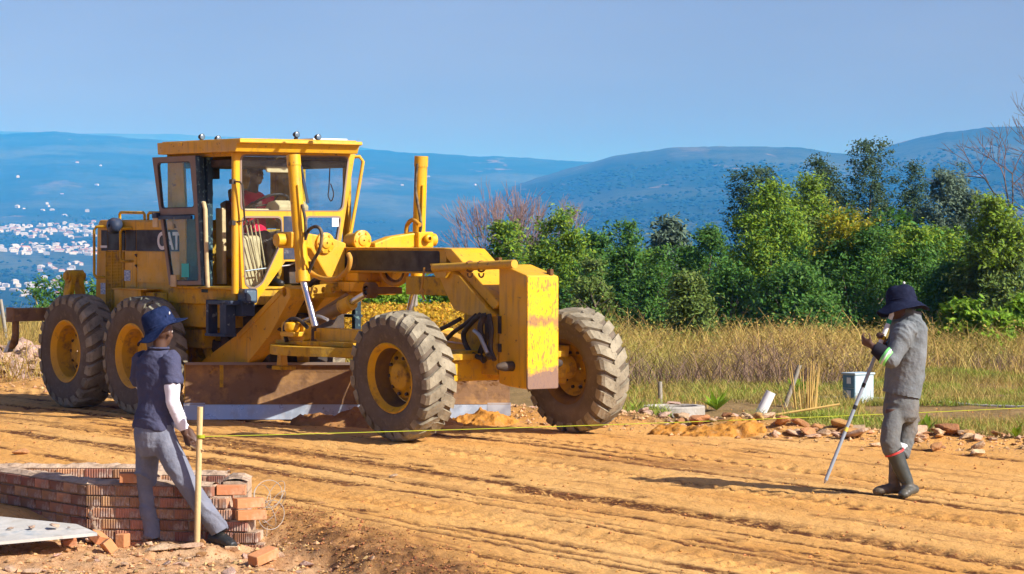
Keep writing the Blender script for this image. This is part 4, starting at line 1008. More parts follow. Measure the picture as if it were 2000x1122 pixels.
def hand(b, wrist, fwd, nrm, left, curl=(.35, .5, .4), size=1.0, thumb_open=.7):
    """palm, four unequal fingers and a thumb; fwd: wrist to knuckles, nrm: out of the back of the hand"""
    f = Vector(fwd).normalized(); n = Vector(nrm); n = (n - f * n.dot(f)).normalized(); s_ = f.cross(n) * (1 if left else -1)  # towards the thumb
    wv = Vector(wrist); L = .088 * size
    loft(b, [wv - f * .02, wv + f * .01, wv + f * .05 * size, wv + f * L], [(.027 * size, .021 * size), (.029 * size, .020 * size), (.040 * size, .017 * size), (.040 * size, .014 * size)], s_, 12)
    ax = s_ * (1 if True else 1)
    cax = n.cross(f).normalized()      # bending about this axis turns fingers towards the palm
    if (Matrix.Rotation(.5, 3, cax) @ f).dot(n) > 0: cax = -cax
    for i, (o, ln, rr) in enumerate(((.030, .076, .0092), (.010, .084, .0095), (-.011, .079, .0090), (-.030, .062, .0080))):
        finger(b, wv + f * (L - .004 - abs(o - .008) * .12) + s_ * o * size, f + s_ * o * 1.2, cax, ln * size, rr * size, [c * (1 + .08 * i) for c in curl])
    tr_ = wv + f * .022 * size + s_ * .030 * size - n * .006
    td = (f * .62 + s_ * thumb_open - n * .28).normalized()
    finger(b, tr_, td, (s_.cross(td)).normalized(), .068 * size, .0108 * size, (.12, .2, .2))
def head(b, c, fwd, up, s=1.0):
    """skull, jaw, nose, brow, lips, ears; c: centre of the skull"""
    f = Vector(fwd).normalized(); u = Vector(up); u = (u - f * u.dot(f)).normalized(); r = f.cross(u)
    M = Matrix((r, f, u)).transposed(); c = Vector(c)
    def P(x, y, z): return c + M @ Vector((x, y, z)) * s
    ball(b, P(0, -.012, .02), (.074 * s, .094 * s, .088 * s), M, 16)
    ball(b, P(0, .022, -.045), (.058 * s, .066 * s, .068 * s), M, 14)
    ball(b, P(0, .060, -.088), (.030 * s, .026 * s, .024 * s), M, 10)
    loft(b, [P(0, .082, .004), P(0, .098, -.018), P(0, .108, -.034), P(0, .088, -.042)], [.010 * s, .012 * s, .017 * s, .014 * s], r, 8)
    ball(b, P(0, .080, .018), (.048 * s, .014 * s, .012 * s), M, 10)
    ball(b, P(0, .086, -.062), (.026 * s, .012 * s, .007 * s), M, 8); ball(b, P(0, .085, -.073), (.022 * s, .012 * s, .008 * s), M, 8)
    for q in (-1, 1):
        ball(b, P(q * .076, -.012, -.018), (.010 * s, .020 * s, .032 * s), M, 8)
        ball(b, P(q * .040, .055, -.032), (.024 * s, .022 * s, .022 * s), M, 8)
    return M, P
def eyes(parent, P, s=1.0):
    for q in (-1, 1):
        b = MB(); ball(b, P(q * .030, .074, .0), .0125 * s, None, 10); b.m = [0] * len(b.m)
        b.cyl(P(q * .030, .085, .0), P(q * .030, .0875, .0), .006 * s, 10, 1); b.build('eye', [M_EYE, M_DARK], parent)
def bucket_hat(name, parent, c, fwd, up, m, crown_r=.100, crown_h=.125, brim=.085, droop=.35, wav=.02, seed=1, lift=None):
    f = Vector(fwd).normalized(); u = Vector(up); u = (u - f * u.dot(f)).normalized(); r = f.cross(u); c = Vector(c)
    M = Matrix((r, f, u)).transposed(); n = 44; V = []; Fc = []
    rows = [(.0, crown_h), (.45, crown_h * .985), (.80, crown_h * .92), (.93, crown_h * .78), (.985, crown_h * .45), (1.03, crown_h * .12), (1.06, 0)]
    for i in range(1, 6): rows.append((1.06 + i / 5, None))
    rows2 = []
    for k_, (a, h) in enumerate(rows):
        for j in range(n):
            th = 2 * math.pi * j / n; ox, oy = math.cos(th), math.sin(th)
            base = crown_r * (1 + .14 * oy * oy)
            if h is not None:
                rr = base * min(a, 1.06) * (1 + .03 * math.sin(3 * th + seed) * (a > .5)); z = h + .006 * math.sin(4 * th + seed * 2) * (a > .3)
            else:
                t = a - 1.06; rr = base * 1.06 + brim * t
                dr = droop + (lift(th) if lift else 0)
                z = -brim * t * dr + wav * t * t * math.sin(3 * th + seed) + .4 * wav * t * math.sin(5 * th + 2 * seed)
            V.append(c + M @ Vector((rr * ox, rr * oy, z)))
    k = len(rows)
    for i in range(k - 1):
        for j in range(n): Fc.append((i * n + j, i * n + (j + 1) % n, (i + 1) * n + (j + 1) % n, (i + 1) * n + j))
    b = MB(); b.add(V, Fc, 0, True)
    o = b.build(name, m, parent); sm = o.modifiers.new('solid', 'SOLIDIFY'); sm.thickness = .006; sm.offset = 1
    sb = o.modifiers.new('sub', 'SUBSURF'); sb.levels = 1; sb.render_levels = 1
    b = MB()
    ring = [c + M @ Vector((crown_r * 1.035 * (1 + .14 * math.sin(t) ** 2) * math.cos(t), crown_r * 1.035 * (1 + .14 * math.sin(t) ** 2) * math.sin(t), .028)) for t in np.linspace(0, 2 * math.pi, 40)]
    b.tube(ring, .007, 6, cap=False); b.build('hat_band', m, o)
    return o
X_ = Vector((1, 0, 0))

# ---------------- worker beside the brick chamber, seen from behind and his right
D1 = 21.9
def person_root(name_label, p): return thing('person', name_label, 'person', p)
w1 = person_root('man in navy bucket hat, blue T-shirt and white sleeves holding a wooden stake', at(360, 1062, D1))
o1 = w1.location.copy()
def L1(u, v, dd=0): return at(u, v, D1 + dd) - o1
sh1 = Vector((.80, -.60, 0))      # across the shoulders (towards his right, nearer the camera)
b = MB()
neck0, neck1 = L1(311, 686), L1(313, 662)
hc = L1(317, 647); f1 = Vector((.45, .88, -.05))
M_, P_ = head(b, hc, f1, (0, 0, 1), 1.0)
loft(b, [L1(308, 705), neck0, neck1, hc], [(.075, .07), (.058, .058), (.055, .056), (.05, .05)], sh1)
loft(b, [L1(306, 700), L1(308, 760), L1(303, 830), L1(300, 860)], [(.15, .09), (.145, .10), (.13, .10), (.14, .11)], sh1)
sR, eR, wR = L1(334, 706, -.10), L1(337, 783, -.16), L1(362, 848, -.12)
sL, eL, wL = L1(276, 706, .12), L1(300, 790, .30), L1(372, 845, .10)
loft(b, [sR, (sR + eR) / 2, eR, (eR + wR) / 2, wR], [.050, .046, .040, .038, .028], X_)
loft(b, [sL, (sL + eL) / 2, eL, (eL + wL) / 2, wL], [.050, .046, .040, .038, .028], X_)
hand(b, wR, L1(371, 880, -.10) - wR, (-.75, -.65, -.1), False, (.55, .75, .6))
hand(b, wL, L1(383, 872, .06) - wL, (.3, -.9, .2), True, (.5, .7, .5))
loft(b, [L1(287, 850, .08), L1(287, 950, .10), L1(300, 1045, .08)], [.07, .045, .035], X_); loft(b, [L1(318, 850, -.06), L1(366, 945, -.13), L1(428, 1040, -.14)], [.07, .045, .035], X_)
loft(b, [L1(296, 1040, .08), L1(300, 1058, .05), L1(322, 1066, .0)], [.045, .04, .03], X_)
fuse(b, 'body', M_SKIN, w1, .0095, 3)
eyes(w1, P_)
b = MB()   # T-shirt
loft(b, [L1(308, 684), L1(307, 694), L1(306, 710), L1(306, 740), L1(308, 785), L1(303, 818), L1(301, 838)], [(.082, .075), (.125, .09), (.185, .112), (.185, .125), (.165, .125), (.165, .13), (.172, .138)], sh1, 20)
loft(b, [sR + Vector((-.03, .02, .02)), sR, L1(337, 735, -.14), L1(338, 752, -.155)], [.075, .076, .072, .070], X_)
loft(b, [sL + Vector((.03, -.02, .02)), sL, L1(272, 738, .18), L1(275, 750, .2)], [.075, .076, .072, .070], X_)
fuse(b, 't_shirt', M_TEE, w1, .010, 4, .013, (6, 6, 8), 1)
b = MB(); b.tube([L1(310, 680) + sh1 * .078 * math.cos(a) + Vector((.6, .8, 0)) * .072 * math.sin(a) for a in np.linspace(0, 2 * math.pi, 26)], .010, 6, cap=False); b.build('collar', M_TEE, w1)
for nm, s_, e_, w_, mt in (('white_sleeve', L1(337, 745, -.15), eR, wR, M_SLEEVE), ('white_sleeve', L1(276, 745, .2), eL, wL, M_SLEEVE)):
    b = MB(); loft(b, [s_, s_ * .5 + e_ * .5, e_, e_ * .6 + w_ * .4, e_ * .12 + w_ * .88], [.062, .060, .055, .052, .040], X_); fuse(b, nm, mt, w1, .009, 4, .006, (14, 14, 30), 2)
b = MB()   # trousers: pelvis and two legs
loft(b, [L1(300, 822), L1(300, 845), L1(302, 872), L1(304, 892)], [(.165, .125), (.178, .145), (.172, .145), (.12, .11)], sh1, 20)
loft(b, [L1(287, 858, .08), L1(288, 895, .09), L1(287, 950, .10), L1(292, 1000, .09), L1(299, 1036, .08), L1(300, 1052, .08)], [(.105, .115), (.098, .105), (.080, .086), (.074, .082), (.076, .088), (.078, .092)], X_, 18)
loft(b, [L1(318, 858, -.05), L1(336, 892, -.09), L1(366, 945, -.13), L1(395, 990, -.14), L1(423, 1028, -.14), L1(430, 1040, -.14)], [(.108, .118), (.105, .108), (.086, .090), (.080, .086), (.078, .09), (.08, .094)], X_, 18)
fuse(b, 'trousers', M_JEAN, w1, .0095, 5, .022, (6, 6, 9), 3)
b = MB()   # shoe on the nearer foot, sole
a_ = L1(420, 1046, -.12); t_ = L1(452, 1064, -.26)
loft(b, [a_ + Vector((-.03, .02, -.01)), a_ + Vector((.02, -.01, -.025)), (a_ + t_) / 2 + Vector((0, 0, .0)), t_ + Vector((0, 0, .0)), t_ + Vector((.025, -.03, -.005))], [(.052, .05), (.058, .062), (.056, .054), (.052, .040), (.034, .024)], (0, 1, 0), 14)
fuse(b, 'shoe', M_SHOE, w1, .008, 3)
b = MB(); a_ = L1(296, 1058, .09); t_ = L1(325, 1068, .02); loft(b, [a_, (a_ + t_) / 2, t_], [(.045, .05), (.05, .042), (.035, .025)], (0, 1, 0), 14); fuse(b, 'shoe', M_SHOE, w1, .008, 3)
bucket_hat('bucket_hat', w1, L1(316, 642), (.82, .50, .36), (-.38, .04, .92), M_NAVYC, .104, .150, .088, .30, .022, 1.3, lift=lambda th: -.40 * max(0, math.sin(th - .2)) + .25 * max(0, -math.sin(th)))
b = MB(); ball(b, L1(331, 612, -.10), (.006, .006, .012), None, 8); b.build('hat_badge', M_WHITE, w1)

# ---------------- surveying worker with the pole, seen from behind and his left
D2 = 23.6
w2 = person_root('man in grey work jacket, rubber boots and dark bucket hat walking with a survey pole', at(1748, 970, D2))
o2 = w2.location.copy()
def L2(u, v, dd=0): return at(u, v, D2 + dd) - o2
sh2 = Vector((.62, -.78, 0))     # across the shoulders; he looks to the picture's left and away
b = MB()
hc = L2(1757, 598); f2 = Vector((-.80, .42, -.42))
M_, P_ = head(b, hc, f2, (-.2, .1, 1), 1.0)
loft(b, [L2(1778, 640), L2(1774, 622), L2(1764, 605)], [(.075, .07), (.060, .060), (.05, .05)], sh2)
loft(b, [L2(1775, 632), L2(1772, 690), L2(1765, 770), L2(1762, 800)], [(.15, .09), (.16, .11), (.13, .11), (.13, .11)], sh2)
sN, eN, wN = L2(1768, 648, -.17), L2(1742, 704, -.26), L2(1702, 676, -.20)
sF, eF, wF = L2(1760, 648, .15), L2(1735, 705, .22), L2(1722, 668, .05)
for s_, e_, w_ in ((sN, eN, wN), (sF, eF, wF)): loft(b, [s_, (s_ + e_) / 2, e_, (e_ + w_) / 2, w_], [.05, .046, .042, .038, .028], X_)
hand(b, wN, L2(1688, 668, -.17) - wN, (-.3, -.8, -.5), True, (.5, .7, .5), 1.0, 1.0)
hand(b, wF, L2(1722, 652, .0) - wF, (.5, .8, .2), False, (.8, .9, .7))
loft(b, [L2(1745, 800, -.08), L2(1740, 868, -.11), L2(1770, 945, -.08)], [.07, .045, .035], X_); loft(b, [L2(1772, 800, .08), L2(1764, 868, .08), L2(1750, 945, .04)], [.07, .045, .035], X_)
fuse(b, 'body', M_SKIN, w2, .0095, 3); eyes(w2, P_)
b = MB()   # jacket
loft(b, [L2(1782, 612), L2(1781, 622), L2(1776, 640), L2(1771, 690), L2(1766, 735), L2(1762, 764), L2(1760, 774)], [(.07, .07), (.12, .085), (.190, .112), (.200, .138), (.190, .144), (.184, .150), (.184, .153)], sh2, 22)
loft(b, [sN + Vector((.02, .03, .02)), sN, (sN + eN) / 2, eN, eN + (eN - sN) * .03], [.09, .092, .084, .072, .06], X_)
loft(b, [eN, eN * .7 + wN * .3], [.078, .072], X_); ball(b, eN, .076)
loft(b, [sF, (sF + eF) / 2, eF, (eF + wF) / 2, eF * .2 + wF * .8], [.085, .080, .072, .062, .052], X_)
loft(b, [L2(1783, 606), L2(1782, 616), L2(1780, 626)], [(.078, .078), (.085, .085), (.10, .09)], sh2, 18)
fuse(b, 'jacket', M_JACK, w2, .0095, 5, .022, (6, 6, 6), 11)
b = MB(); loft(b, [eN * .80 + wN * .20, eN * .5 + wN * .5, eN * .10 + wN * .90], [.068, .062, .055], X_); fuse(b, 'forearm_sleeve', M_DARKC, w2, .009, 4, .007, (14, 14, 20), 12)
def band(nm, p0, p1, r, m, n=18):
    b = MB(); b.tube([p0, p0 * .5 + p1 * .5, p1], [r, r * 1.02, r], n, 0, cap=False); o = b.build(nm, m, w2)
    s__ = o.modifiers.new('s', 'SOLIDIFY'); s__.thickness = .004; return o
ar = (wN - eN)
band('reflective_band', eN + ar * .10, eN + ar * .38, .076, M_LIME); band('reflective_band', eN + ar * .20, eN + ar * .28, .079, M_SILV)
b = MB()   # trousers
loft(b, [L2(1762, 765), L2(1761, 790), L2(1758, 812), L2(1757, 826)], [(.150, .135), (.165, .150), (.165, .145), (.12, .11)], sh2, 20)
loft(b, [L2(1748, 806, -.06), L2(1741, 838, -.10), L2(1738, 862, -.11), L2(1743, 878, -.10), L2(1746, 883, -.10)], [(.085, .10), (.094, .102), (.090, .098), (.088, .092), (.080, .085)], X_, 18)
loft(b, [L2(1774, 800, .08), L2(1772, 838, .09), L2(1764, 868, .08), L2(1757, 890, .06)], [(.098, .11), (.088, .10), (.076, .085), (.07, .08)], X_, 18)
fuse(b, 'trousers', M_TROU, w2, .0095, 6, .022, (6, 6, 8), 15)
kn = L2(1762, 868, .08); k2 = L2(1758, 882, .07); band('reflective_band', kn, k2, .084, M_SILV)
def boot(top, ank, heel, toe, m, trim=True):
    b = MB()
    loft(b, [top, top * .5 + ank * .5, ank + Vector((0, 0, .03)), ank - Vector((0, 0, .03))], [(.074, .078), (.066, .070), (.052, .056), (.055, .055)], X_, 18)
    loft(b, [heel + (heel - toe).normalized() * .015 + Vector((0, 0, .035)), heel + Vector((0, 0, .035)), heel * .5 + toe * .5 + Vector((0, 0, .042)), toe + Vector((0, 0, .028)), toe + (toe - heel).normalized() * .03 + Vector((0, 0, .02))], [(.04, .032), (.048, .04), (.048, .042), (.047, .034), (.028, .018)], (toe - heel).cross(Vector((0, 0, 1))), 14)
    o = fuse(b, 'rubber_boot', m, w2, .009, 3, .004, (12, 12, 12), 21)
    d = (toe - heel).normalized(); sd_ = d.cross(Vector((0, 0, 1))).normalized()
    return o
boN = boot(L2(1746, 880, -.10), L2(1773, 950, -.08), L2(1787, 964, -.05), L2(1764, 973, -.18), M_BOOT)
boF = boot(L2(1754, 884, .06), L2(1748, 945, .04), L2(1756, 964, .04), L2(1712, 966, -.02), M_BOOTD)
b = MB(); t0 = L2(1747, 884, -.10); dd_ = (L2(1773, 950, -.08) - t0).normalized(); b.tube([t0 - dd_ * .008, t0 + dd_ * .008], [.084, .084], 20); b.build('boot_trim', M_RED, boN)
bucket_hat('bucket_hat', w2, L2(1762, 592), (-.86, .35, -.15), (-.10, .12, 1), M_NAVYD, .106, .138, .092, .80, .018, 2.2)
b = MB(); ball(b, L2(1766, 553), .011, None, 10); b.build('hat_badge', M_WHITE, w2)
w2.scale = (.98, .98, 1)
# the pole he holds
p0 = at(1613, 938, D2 - .05); p1 = at(1745, 607, D2 - .02); 
pole = thing('survey_pole', 'thin grey and white banded survey pole slanting from the walking man\'s hands to the road', 'survey pole', p0)
pv = p1 - p0
b = MB(); b.cyl((0, 0, 0), pv * .74, .015, 10); b.build('lower_tube', mat('grey_pole', (.28, .33, .38), .4, .4), pole)
b = MB(); b.cyl(pv * .74, pv, .019, 10); b.build('upper_tube', M_WHITE, pole)
for f_, mname, c_ in ((.935, 'green_band', (.02, .35, .15)), (.84, 'yellow_band', (.75, .5, .02)), (.56, 'black_band', (.02, .02, .02)), (.43, 'black_band', (.02, .02, .02)), (.30, 'yellow_band', (.6, .5, .08))):
    b = MB(); b.cyl(pv * (f_ - .012), pv * (f_ + .012), .0205 if f_ > .74 else .0165, 10); b.build('band', mat(mname, c_, .5), pole)
b = MB(); b.cyl((0, 0, 0), -pv.normalized() * .03, .014, 8, 0, .004); b.build('tip', M_STEEL, pole)

# ---------------- driver in the cab
w3 = thing('person', 'driver in a red shirt sitting at the steering wheel in the grader cab', 'person', g2w((1.40, 0, 1.84)), (0, 0, math.atan2(-.8, .6)))
o3 = Vector((1.40, 0, 1.84))
def L3(x, y, z): return Vector((x, y, z)) - o3
b = MB(); hc = L3(1.46, -.02, 2.66)
M_, P_ = head(b, hc, (.9, .25, -.12), (0, 0, 1))
loft(b, [L3(1.38, -.02, 2.42), L3(1.41, -.02, 2.52), hc], [(.07, .07), (.055, .055), (.05, .05)], (0, 1, 0))
loft(b, [L3(1.36, -.02, 2.42), L3(1.34, -.02, 2.1), L3(1.36, -.02, 1.9)], [(.15, .1), (.14, .11), (.15, .12)], (0, 1, 0))
for s_ in (-1, 1):
    S, E_, W_ = L3(1.38, -.02 + s_ * .20, 2.40), L3(1.52, -.02 + s_ * .27, 2.16), L3(1.76, -.10 + s_ * .14, 2.33)
    loft(b, [S, (S + E_) / 2, E_, (E_ + W_) / 2, W_], [.05, .046, .042, .038, .028], (0, 0, 1)); hand(b, W_, L3(1.86, -.11 + s_ * .13, 2.36) - W_, (0, s_ * .4, .9), s_ > 0, (.8, .9, .7))
    loft(b, [L3(1.45, s_ * .10, 1.92), L3(1.82, s_ * .14, 1.95), L3(1.98, s_ * .14, 1.50)], [.08, .06, .042], (0, 1, 0))
fuse(b, 'body', M_SKIN, w3, .011, 3); eyes(w3, P_)
b = MB(); ball(b, P_(0, -.02, .035), (.080, .10, .085), M_, 16); fuse(b, 'hair', M_DARKC, w3, .010, 2)
b = MB(); loft(b, [L3(1.38, -.02, 2.475), L3(1.375, -.02, 2.45), L3(1.36, -.02, 2.38), L3(1.35, -.02, 2.15), L3(1.37, -.02, 1.90)], [(.08, .075), (.14, .09), (.205, .12), (.18, .145), (.175, .15)], (0, 1, 0), 18)
for s_ in (-1, 1):
    S, E_ = L3(1.38, -.02 + s_ * .19, 2.40), L3(1.50, -.02 + s_ * .265, 2.18); loft(b, [S, E_], [.078, .068], (1, 0, 0))
fuse(b, 'red_shirt', M_REDC, w3, .012, 4, .012, (8, 8, 14), 31)
b = MB(); loft(b, [L3(1.32, 0, 1.95), L3(1.45, 0, 1.92)], [(.17, .11), (.17, .10)], (0, 1, 0))
for s_ in (-1, 1): loft(b, [L3(1.42, s_ * .10, 1.92), L3(1.85, s_ * .15, 1.96), L3(1.93, s_ * .15, 1.85), L3(2.0, s_ * .14, 1.53)], [.098, .082, .078, .07], (0, 1, 0))
fuse(b, 'trousers', M_BRNC, w3, .012, 4, .012, (8, 8, 14), 33)
b = MB()
for s_ in (-1, 1): loft(b, [L3(1.97, s_ * .14, 1.475), L3(2.1, s_ * .14, 1.47), L3(2.2, s_ * .15, 1.46)], [.045, .045, .03], (0, 1, 0))
b.build('shoes', M_SHOE, w3)

# ================================================================== BRICK CHAMBER AND THE THINGS LYING ROUND IT
def brick_material():
    m = mat('ribbed_red_brick', (.37, .185, .105), .9, .1, rnd=.40, var=[((.22, .14, .115), 6, .46, .62, .85), ((.58, .48, .38), 11, .56, .68, .75), ((.07, .06, .075), 5, .63, .70, .8)])
    t = m.node_tree; p = t.nodes['Principled BSDF']; tc = t.nodes.new('ShaderNodeTexCoord')
    wv = t.nodes.new('ShaderNodeTexWave'); wv.bands_direction = 'X'; wv.inputs['Scale'].default_value = 15; wv.inputs['Distortion'].default_value = .35
    t.links.new(tc.outputs['Object'], wv.inputs['Vector'])
    bp = t.nodes.new('ShaderNodeBump'); bp.inputs['Distance'].default_value = .0045; bp.inputs['Strength'].default_value = 1
    t.links.new(wv.outputs['Fac'], bp.inputs['Height']); t.links.new(bp.outputs[0], p.inputs['Normal']); return m
M_BRICK = brick_material()
M_BRKS = mat('smooth_orange_brick', (.52, .225, .10), .9, .1, rnd=.15, var=[((.62, .42, .26), 10, .5, .7, .6), ((.2, .1, .06), 16, .6, .7, .5)], bump=.003, bscale=60)
M_MORT = mat('grey_brown_mortar', (.48, .36, .25), .95, .05, var=[((.22, .15, .10), 12, .45, .65, .7)], bump=.008, bscale=50)
BL_, BH_, BW_ = .222, .073, .100
def brick_mesh(l, w, h):
    b = MB(); b.box((-l / 2, -w / 2, 0), (l / 2, w / 2, h)); me = b.mesh('brick')
    bm = bmesh.new(); bm.from_mesh(me); bmesh.ops.bevel(bm, geom=list(bm.edges), offset=.004, segments=1, affect='EDGES'); bm.to_mesh(me); bm.free()
    me.materials.append(M_BRICK); return me
ME_BR = brick_mesh(BL_, BW_, BH_); ME_BRH = brick_mesh(.106, BW_, BH_)
C0 = at(168, 1000, 22.05); C0.z = 0
ZB = -.29; PIT = .0845
chamber = thing('brick_chamber', 'half-built red brick chamber wall with stepped end behind the worker in the T-shirt', 'brick wall', (C0.x, C0.y, ZB))
def wall(parent, p, q, courses, inward, top_slab=True, steps=None, thick=.22, first=0):
    """one wall of ribbed bricks laid in stretcher bond over a mortar core; p -> q in chamber coordinates"""
    p = Vector((*p, 0)); q = Vector((*q, 0)); L = (q - p).length; d = (q - p) / L; n = Vector((-d.y, d.x, 0)) * inward
    rz = math.atan2(d.y, d.x); b = MB()
    for c in range(courses):
        Lc = L if steps is None else L + steps[c]
        z = c * PIT
        b.box((.012, .016, z - .011), (Lc - .012, thick - .016, z + PIT - .002), 0) if c >= first else b.box((.012, .016, z - .011), (Lc - .012, thick - .016, z + PIT - .002), 0)
        if c < first: continue
        x = 0 if c % 2 == 0 else -.116
        while x < Lc - .03:
            x0 = max(x, 0); x1 = min(x + BL_, Lc); ln = x1 - x0
            if ln > .05:
                full = ln > .2
                o = link('brick', ME_BR if ln > .13 else ME_BRH, parent)
                o.location = p + d * ((x0 + x1) / 2 + random.uniform(-.003, .003)) + n * (BW_ / 2 + random.uniform(-.004, .004)) + Vector((0, 0, z))
                o.rotation_euler = (random.uniform(-.012, .012), random.uniform(-.01, .01), rz + random.uniform(-.015, .015))
                base = BL_ if ln > .13 else .106
                o.scale = (ln / base * .985, 1, random.uniform(.96, 1.03))
            x += BL_ + .011
    M = Matrix(((d.x, n.x, 0, p.x), (d.y, n.y, 0, p.y), (0, 0, 1, 0), (0, 0, 0, 1)))
    b.v = [M @ v for v in b.v]
    # lumpy mortar bed on the top course
    zt = courses * PIT - .004; k = int(L / .06) + 1
    pts = []
    for i in range(k + 1):
        for j in range(5):
            x_ = L * i / k; y_ = .01 + (thick - .02) * j / 4
            pts.append(M @ Vector((x_, y_, zt + (.022 if 0 < j < 4 else .0) * (.6 + random.random()))))
    Fc = [(i * 5 + j, i * 5 + j + 1, (i + 1) * 5 + j + 1, (i + 1) * 5 + j) for i in range(k) for j in range(4)]
    if top_slab: b.add(pts, Fc, 0, False)
    return b
E0 = (at(412, 1000, 21.85).x - C0.x, 21.85 - C0.y)
LA = (-1.75, 2.35)
nwall = wall(chamber, (0, 0), E0, 7, 1, True, [.50, .42, .36, .30, .16, .12, 0])
nwall.build('mortar', M_MORT, chamber)
b = MB(); n_ = 14; V = []; Fc = []
for i in range(n_ + 1):
    for j in range(n_ + 1):
        f_, g_ = i / n_, j / n_; e_ = min(f_, 1 - f_, g_, 1 - g_) * 5
        V.append((.03 + .19 * f_ + .03 * random.uniform(-1, 1) * (e_ < .4), -.004 - .012 * min(1, e_) * (.6 + .7 * random.random()) + .012 * (e_ < .05), .12 + .34 * g_ + .03 * random.uniform(-1, 1) * (e_ < .4)))
Fc = [(i * (n_ + 1) + j, i * (n_ + 1) + j + 1, (i + 1) * (n_ + 1) + j + 1, (i + 1) * (n_ + 1) + j) for i in range(n_) for j in range(n_)]
b.add(V, Fc, 0, True); b.build('cement_smear', M_MORT, chamber)
wall(chamber, LA, (-.01, .014), 7, 1, True, None, .22, 1).build('mortar', M_MORT, chamber)
fw = Vector((E0[0], E0[1])); 
wall(chamber, (LA[0] + .35, 1.55), (E0[0] - .55, 1.5), 7, 1, True, None, .22, 4).build('mortar', M_MORT, chamber)
wall(chamber, (E0[0] - .72, 1.45), (E0[0] - .70, .75), 7, 1, True, None, .22, 4).build('mortar', M_MORT, chamber)
wall(chamber, (E0[0] - .60, .85), (E0[0] + .02, .80), 7, 1, True, None, .22, 4).build('mortar', M_MORT, chamber)
wall(chamber, (E0[0] + .02, .72), (E0[0] + .03, .24), 7, 1, True, None, .22, 3).build('mortar', M_MORT, chamber)
def put_brick(u, v, d, rz, lean, label, half=False, me=None, z=None):
    p = at(u, v, d)
    if z is not None: p.z = z
    o = link('loose_brick', ME_BR if not half else ME_BRH); me2 = o.data.copy(); me2.materials.clear(); me2.materials.append(M_BRKS); o.data = me2
    o.location = p; o.rotation_euler = (lean[0], lean[1], rz); tag(o, label, 'brick', 'loose bricks'); return o
zc = lambda c: ZB + c * PIT
put_brick(486, 994, 21.9, .45, (0, 0), 'smooth orange brick lying at the top of the stepped wall end', False, None, zc(5) + .002).location.x += .0
put_brick(490, 1016, 21.83, .3, (0, 0), 'smooth orange brick on the second lowest step of the wall end', False, None, zc(4) + .002)
put_brick(452, 940, 22.02, .05, (0, 0), 'dusty brick lying loose on the top course next to the stake', False, None, zc(6) + .004)
put_brick(262, 945, 22.0, .12, (.05, 0), 'single brick bedded crooked on the wall top behind the worker\'s legs', False, None, zc(7) + .016)
q = gpt(238, 1074); o = put_brick(238, 1074, q.y, 1.25, (R(90), 0), 'orange brick lying on its edge in the dirt in front of the wall'); o.location = q + Vector((0, 0, .05))
q = gpt(188, 1066); o = put_brick(188, 1066, q.y, 1.0, (R(30), R(12)), 'broken half brick leaning beside the grey board', True); o.location = q + Vector((0, 0, .02))
q = gpt(135, 1068); o = put_brick(135, 1068, q.y, .3, (R(20), R(-8)), 'broken brick half lying under the edge of the grey board', True); o.location = q + Vector((0, 0, .01))
q = gpt(205, 1058); o = put_brick(205, 1058, q.y, 2.0, (R(55), R(10)), 'tilted brick fragment between the board and the upright brick', True); o.location = q + Vector((0, 0, .03))
q = gpt(515, 1066); o = put_brick(515, 1066, q.y, .85, (R(8), R(-14)), 'pale cement-smeared brick lying slanted at the foot of the wall end'); o.location = q + Vector((0, 0, .03))
BOARD_ROCKS = []
# grey board with debris
b = MB(); 
bp0, bp1, bp2, bp3 = at(-60, 1064, 21.0), at(190, 1041, 21.35), at(150, 1024, 21.75), at(-60, 1003, 22.3)
c = (bp0 + bp1 + bp2 + bp3) / 4
V = [p - c for p in (bp0, bp1, bp2, bp3)]; V += [p - Vector((0, 0, .022)) for p in V]
b.add(V, [(0, 1, 2, 3), (7, 6, 5, 4), (0, 4, 5, 1), (1, 5, 6, 2), (2, 6, 7, 3), (3, 7, 4, 0)])
M_BRD = mat('stained_board_blue_shade', (.46, .45, .40), .8, .2, var=[((.62, .60, .55), 3, .45, .7, .8), ((.30, .24, .17), 8, .55, .7, .6), ((.10, .22, .30), 2.2, .56, .66, .5)], bump=.004, bscale=30)  # cement and dirt stains; the blue patches paint bluish shade on it
board = tag(b.build('board', M_BRD, None, 0, c), 'pale cement-stained board lying against the shaded brick wall with grit on it', 'board')
for (u_, v_, s_, lb_) in ((60, 1030, .10, 'pale stone lying on the grey board near its middle'), (105, 1032, .13, 'broad chunk of mortar lying on the grey board near the wall'), (20, 1024, .07, 'small grey stone on the grey board at the frame edge'), (135, 1036, .05, 'small crumb of mortar near the tip of the grey board')):
    q = at(u_, v_, 21.55); M_ = Vector((q.x, q.y, 0)); t_ = (1064 - v_) / 61.0
    BOARD_ROCKS.append((q, s_, lb_))
# wooden stake with the string, and the string line itself
M_WOOD = mat('pale_timber', (.58, .42, .20), .8, .2, var=[((.38, .26, .12), 6, .5, .7, .6, (6, 6, .6))], bump=.003, bscale=40)
M_WGREY = mat('weathered_post', (.27, .25, .20), .9, .1, var=[((.42, .38, .30), 8, .45, .65, .6, (4, 4, .5))], bump=.006, bscale=30)
M_STR = mat('yellow_builders_line', (.34, .38, .015), .6, .3)
st0 = gpt(384, 1066); st0.y -= 0.0; st1 = at(391, 795, st0.y)
stake = thing('wooden_stake', 'round pale wooden stake standing in front of the brick wall beside the worker', 'stake', st0)
b = MB(); b.tube([(0, 0, -.15), (st1 - st0) * .5, st1 - st0], [.023, .023, .022], 10); b.build('shaft', M_WOOD, stake)
k0 = at(392, 853, st0.y) - st0
b = MB(); 
for i in range(3): b.tube([k0 + Vector((.027 * math.cos(a), .027 * math.sin(a), -.008 + .008 * i)) for a in np.linspace(0, 2 * math.pi, 12)], .005, 5)
